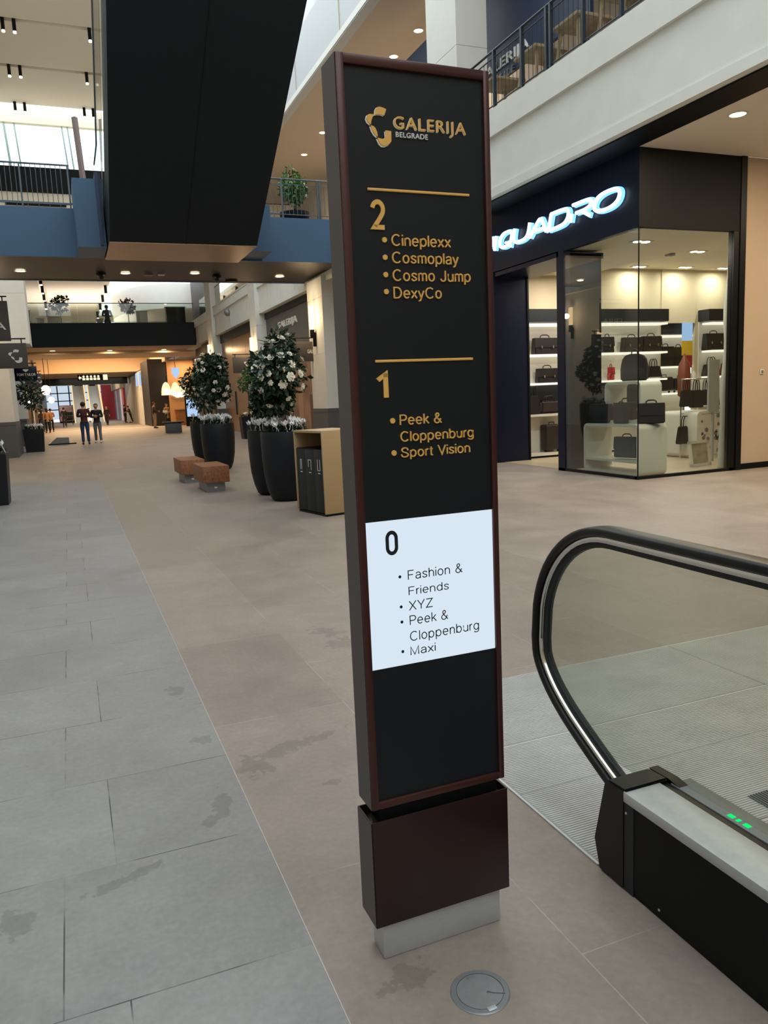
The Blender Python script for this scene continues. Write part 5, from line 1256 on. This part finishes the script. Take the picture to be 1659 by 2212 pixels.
t = thing('info_screen', 'black floor standing display with pale blue screen beside the farther tree', 'display', ((q0.x+q1.x)/2, 57, 0))
hang(t, MB().box(q0.x-.1, q1.x+.1, 57, 57.2, 0, q1.z+.1, .02), 'housing', M['black']); hang(t, MB().box(q0.x, q1.x, 56.985, 57, q0.z, q1.z), 'screen', M['screen'])
t = thing('floor_ramp', 'grey wedge lying on the floor left of the standing couple', 'ramp', (-.6, 38, 0))
a = gZ(0, 105, 962); b = gZ(0, 150, 955)
hang(t, MB().prism([(a.x, 0), (b.x, 0), (b.x, .3), (b.x-.5, .32)], lambda p, q_, k: (p, k, q_), a.y, a.y+.9), 'wedge', M['zinc']); hang(t, MB().box(a.x, b.x+.3, a.y-.06, a.y, 0, .05), 'lip', M['black'])
slab('trim_20', -2.3, 8, 60.2, 61, .001, .006, mat('pale threshold', 'cdbfa8', .4))

# ================================================================== people
def skin(name, pts, edges, m, parent, sub=2):
    me = bpy.data.meshes.new(name); me.from_pydata([p[:3] for p in pts], edges, [])
    o = bpy.data.objects.new(name, me); C.objects.link(o)
    md = o.modifiers.new('s', 'SKIN'); md.use_smooth_shade = True
    for i, p in enumerate(pts):
        r = p[3]; me.skin_vertices[0].data[i].radius = (r, r) if not isinstance(r, tuple) else r
    me.skin_vertices[0].data[0].use_root = True
    o.modifiers.new('b', 'SUBSURF').levels = sub
    bpy.context.view_layer.update()
    dg = bpy.context.evaluated_depsgraph_get(); m2 = bpy.data.meshes.new_from_object(o.evaluated_get(dg)); m2.name = name
    o.modifiers.clear(); o.data = m2; bpy.data.meshes.remove(me)
    m2.materials.clear(); m2.materials.append(m)
    for f in m2.polygons: f.use_smooth = True
    o.parent = parent; return o
def person(loc, rz, label, h=1.75, top=('5a2b2b', 'long'), legs='2b3f63', shoes='1b1b1c', hair=('231a14', 'short'), arms=None, legpose=None, coat=0, skinm=None, group=None, detail=True, lean=0):
    s = h/1.75
    t_ = thing('person', label, 'person', loc, rz, group)
    sk = skinm or M['skin']
    # default joint positions, facing +y; arms: (elbow, wrist) for left (-x) and right (+x)
    ar = arms or (((-.25, -.03, 1.16), (-.26, .05, .93)), ((.25, -.03, 1.16), (.26, .05, .93)))
    lg = legpose or (((-.1, .02, .5), (-.11, -.02, .09)), ((.1, .02, .5), (.11, -.02, .09)))
    P, E_ = [], []
    def v(x, y, z, r): P.append((x*s, (y+lean*(z-.9))*s, z*s, r*s if not isinstance(r, tuple) else (r[0]*s, r[1]*s))); return len(P)-1
    def chain(i, pts):
        for p in pts:
            j = v(*p); E_.append((i, j)); i = j
        return i
    root = v(0, 0, .95, .12)
    ch = chain(root, [(0, 0, 1.1, .115), (0, .005, 1.28, .13), (0, -.005, 1.42, .1)])
    hd = chain(ch, [(0, .0, 1.50, .05), (0, .01, 1.555, .052), (0, .018, 1.615, .082), (0, .01, 1.68, .085), (0, .005, 1.735, .05)])
    head = hd-2
    n_ = v(0, .125, 1.612, .014); E_.append((head, n_))                 # nose
    for sx in (-1, 1): e = v(sx*.088, .005, 1.62, .018); E_.append((head, e))
    for sd, (el, wr) in zip((-1, 1), ar):
        w_ = chain(ch, [(sd*.17, 0, 1.425, .055), (*[(a+b)/2 for a, b in zip((sd*.19, 0, 1.41), el)], .045), (*el, .038), (*[(a+b)/2 for a, b in zip(el, wr)], .034), (*wr, .024)])
        d = (Vector(wr)-Vector(el)).normalized(); sdv = Vector((0, 1, 0)) if abs(d.z) > .6 else Vector((0, 0, 1)); sdv = (sdv-d*sdv.dot(d)).normalized(); curl = d.cross(sdv)*(.012*-sd)
        pm = Vector(wr)+d*.045; pi_ = v(*pm, .03); E_.append((w_, pi_))
        if detail:
            for k, (off, ln) in enumerate(((-.03, .062), (-.01, .075), (.01, .078), (.028, .066))):
                a = pm+d*.035+sdv*off; chain(pi_, [(*a, .0095), (*(a+d*ln*.5+curl*.6), .0085), (*(a+d*ln+curl*2), .007)])
            a = pm+sdv*.035-d*.012; chain(pi_, [(*a, .012), (*(a+sdv*.022+d*.028), .009), (*(a+sdv*.024+d*.052), .008)])
    feet = []
    for sd, (kn, an) in zip((-1, 1), lg):
        a = chain(root, [(sd*.09, 0, .87, .09), (*[(p+q)/2 for p, q in zip((sd*.1, 0, .87), kn)], .078), (*kn, .056), (*[(p+q)/2 for p, q in zip(kn, an)], .05), (*an, .036)])
        feet.append(an); chain(a, [(an[0]+sd*.015, an[1]+.09, max(.03, an[2]-.055), .034), (an[0]+sd*.025, an[1]+.17, max(.025, an[2]-.065), .026)])
    skin('body', P, E_, sk, t_)
    P2, P, E2 = None, [], []
    E_ = E2
    # top garment
    r0 = v(0, 0, 1.06 if not coat else .98, .137); c2 = chain(r0, [(0, 0, 1.16, .135), (0, .005, 1.29, .148), (0, -.005, 1.42, .112), (0, -.005, 1.475, .068)])-1
    low = chain(r0, [(0, 0, .93 if not coat else .8, .14 if not coat else .16)] + ([(0, 0, coat, .17)] if coat else []))
    for sd, (el, wr) in zip((-1, 1), ar):
        pts = [(sd*.175, 0, 1.42, .072), (*[(a+b)/2 for a, b in zip((sd*.19, 0, 1.41), el)], .062), (*el, .054)]
        if top[1] == 'long': pts += [(*[(a+b)/2 for a, b in zip(el, wr)], .048), (*[a+(b-a)*.93 for a, b in zip(el, wr)], .04)]
        chain(c2, pts)
    skin('top', P, E_, mat('cloth '+top[0], top[0], .85, noise=.08, scale=30), t_)
    P = []; E2 = []; E_ = E2
    r0 = v(0, 0, .95, .137)
    chain(r0, [(0, 0, 1.03, .132)])
    for sd, (kn, an) in zip((-1, 1), lg):
        chain(r0, [(sd*.095, 0, .86, .105), (*[(p+q)/2 for p, q in zip((sd*.1, 0, .87), kn)], .092), (*kn, .072), (*[(p+q)/2 for p, q in zip(kn, an)], .068), (an[0], an[1], an[2]+.0, .062)])
    skin('trousers', P, E_, mat('cloth '+legs, legs, .85, noise=.1, scale=25), t_)
    for sd, an in zip((-1, 1), feet):
        b = MB(); z0 = max(0, an[2]-.09)
        b.ball((an[0]*s+sd*.01*s, (an[1]+.06)*s, (z0+.048)*s), .05*s, .14*s, .048*s, 12, 8); b.build('shoe', mat('shoe '+shoes, shoes, .5), t_)
    hb = MB(); ly = lambda z: lean*(z-.9)
    hb.ball((0, (-.012+ly(1.67))*s, 1.672*s), .1*s, .105*s, .098*s, 16, 10)
    if hair[1] == 'long': hb.ball((0, (-.06+ly(1.55))*s, 1.56*s), .085*s, .05*s, .16*s, 12, 8)
    if hair[1] == 'bun': hb.ball((0, (-.1+ly(1.7))*s, 1.7*s), .05*s, .05*s, .05*s, 10, 8)
    for vv in hb.bm.verts:                                     # hairline: keep the face free
        if vv.co.y > (.045+ly(1.65))*s and vv.co.z < 1.70*s: vv.co.y = (.03+ly(1.65))*s
    hb.build('hair', mat('hair '+hair[0], hair[0], .7), t_)
    for sx in (-1, 1): MB().ball((sx*.034*s, (.095+ly(1.635))*s, 1.638*s), .011*s, .007*s, .008*s, 8, 6).build('eye', M['ink'], t_)
    MB().ball((0, (.092+ly(1.565))*s, 1.572*s), .026*s, .008*s, .007*s, 8, 6).build('mouth', mat('lips', '9a5a50', .6) if 'lips' not in bpy.data.materials else bpy.data.materials['lips'], t_)
    return t_
FOLD = (((-.25, .02, 1.17), (-.05, .21, 1.2)), ((.25, .02, 1.17), (.06, .2, 1.16)))
HOLD = (((-.25, -.02, 1.16), (-.14, .26, 1.12)), ((.25, -.02, 1.16), (.14, .26, 1.12)))
p = gZ(0, 187, 960); person((p.x, p.y, 0), 0, 'man seen from behind in maroon sweater and blue jeans, standing in the hall', 1.84, ('43201f', 'long'), '26395c', '20242c', ('1d1613', 'short'), FOLD)
p = gZ(0, 214, 956); person((p.x, p.y, 0), PI*.93, 'woman in black sweater, grey trousers and white shoes facing the man in maroon', 1.76, ('141517', 'long'), '62646a', 'e0dfdb', ('6b4a36', 'bun'), FOLD,
    (((-.1, .04, .5), (-.13, .1, .09)), ((.1, .0, .5), (.13, -.12, .09))))
p = gZ(0, 336, 925); person((p.x, p.y, 0), -1.3, 'man in brown jacket and beige trousers near the warm kiosk', 1.8, ('4a372c', 'long'), '9c8467', '1c1a18', ('3b2a20', 'short'), HOLD)
p = gZ(0, 363, 922); person((p.x, p.y, 0), -2.6, 'person in beige apron holding a white box beside the kiosk', 1.66, ('a57a55', 'long'), '1d1c20', '1a1a1a', ('201510', 'bun'), HOLD, coat=.62)
bx = thing('white_box', 'white box held by the person in the beige apron', 'box', (p.x-.14, p.y-.28, 1.02)); MB().box(-.15, .15, -.1, .1, 0, .16, .01).build('carton', M['shopwhite'], bx)
p = gZ(0, 105, 935); person((p.x, p.y, 0), .3, 'person in orange beige coat and black trousers by the far left windows', 1.72, ('b4875c', 'long'), '17171a', '141414', ('2a1c14', 'long'), None, coat=.78)
p = gZ(0, 113, 933); person((p.x, p.y, 0), .2, 'person in tan jacket close to the right of the orange beige coat', 1.68, ('a06c44', 'long'), '18181a', '141414', ('221813', 'short'), HOLD)
p = gZ(0, 94, 934); person((p.x, p.y, 0), -.3, 'person in dark top and blue jeans left of the orange beige coat', 1.62, ('4a3a36', 'long'), '41596e', '7a5a48', ('2a1c14', 'long'), HOLD)
p = gZ(0, 91, 930); person((p.x, p.y, 0), .6, 'person in pale grey long coat at the left end of the group', 1.7, ('8d857f', 'long'), '1f1e20', '1a1a1a', ('3a2a20', 'long'), None, coat=.5)
p = gZ(0, 141, 923); person((p.x, p.y, 0), 0, 'person in dark clothes alone in front of the far windows', 1.74, ('1a1b1d', 'long'), '222226', '141414', ('17120f', 'short'))
p = gZ(0, 233, 918); person((p.x, p.y, 0), 2.8, 'dark clothed person walking near the striped shop front', 1.72, ('1d1a1a', 'long'), '1a1a1e', '141414', ('221813', 'short'), None, (((-.1, .1, .5), (-.1, .16, .09)), ((.1, -.02, .5), (.1, -.22, .12))))
p = gZ(0, 272, 913); person((p.x, p.y, 0), -1.4, 'person in dark coat standing by the pale sail shaped panel', 1.78, ('241f1d', 'long'), '1b1a1a', '141414', ('1d1613', 'short'), HOLD, coat=.6)
p = gZ(0, 283, 913); person((p.x, p.y, 0), 1.4, 'person in brown top leaning towards the dark coat', 1.66, ('5b4636', 'long'), '232225', '141414', ('1d1613', 'short'), HOLD, lean=.25)
p = gY(51.6, 232, 697); person((p.x, 51.2, 5.85), 0, 'person with dark hair in grey top on the far black bridge', 1.86, ('3a3c3e', 'long'), '2a2b30', '141414', ('14100e', 'short'), FOLD)
p = gZ(0, 150, 918); t = thing('stroller', 'dark covered pushchair near the far escalators', 'pushchair', (p.x, p.y, 0))
MB().box(-.4, .4, -.4, .4, .45, 1.0, .1).box(-.42, .42, .1, .42, .95, 1.35, .12).build('seat', M['dark'], t)
for sx in (-1, 1):
    for sy in (-1, 1): MB().cyl((sx*.36-.03, sy*.36, .16), (sx*.36+.03, sy*.36, .16), .16, n=14).build('wheel', M['rubber'], t)
MB().tube([(-.35, -.36, .16), (-.35, 0, .5), (-.3, .5, 1.1), (.3, .5, 1.1), (.35, 0, .5), (.35, -.36, .16)], .02, 6).build('frame', M['zinc'], t)
# small litter: curl of dark thread and chips on the plates are left to the surface; one green light row belongs to the escalator
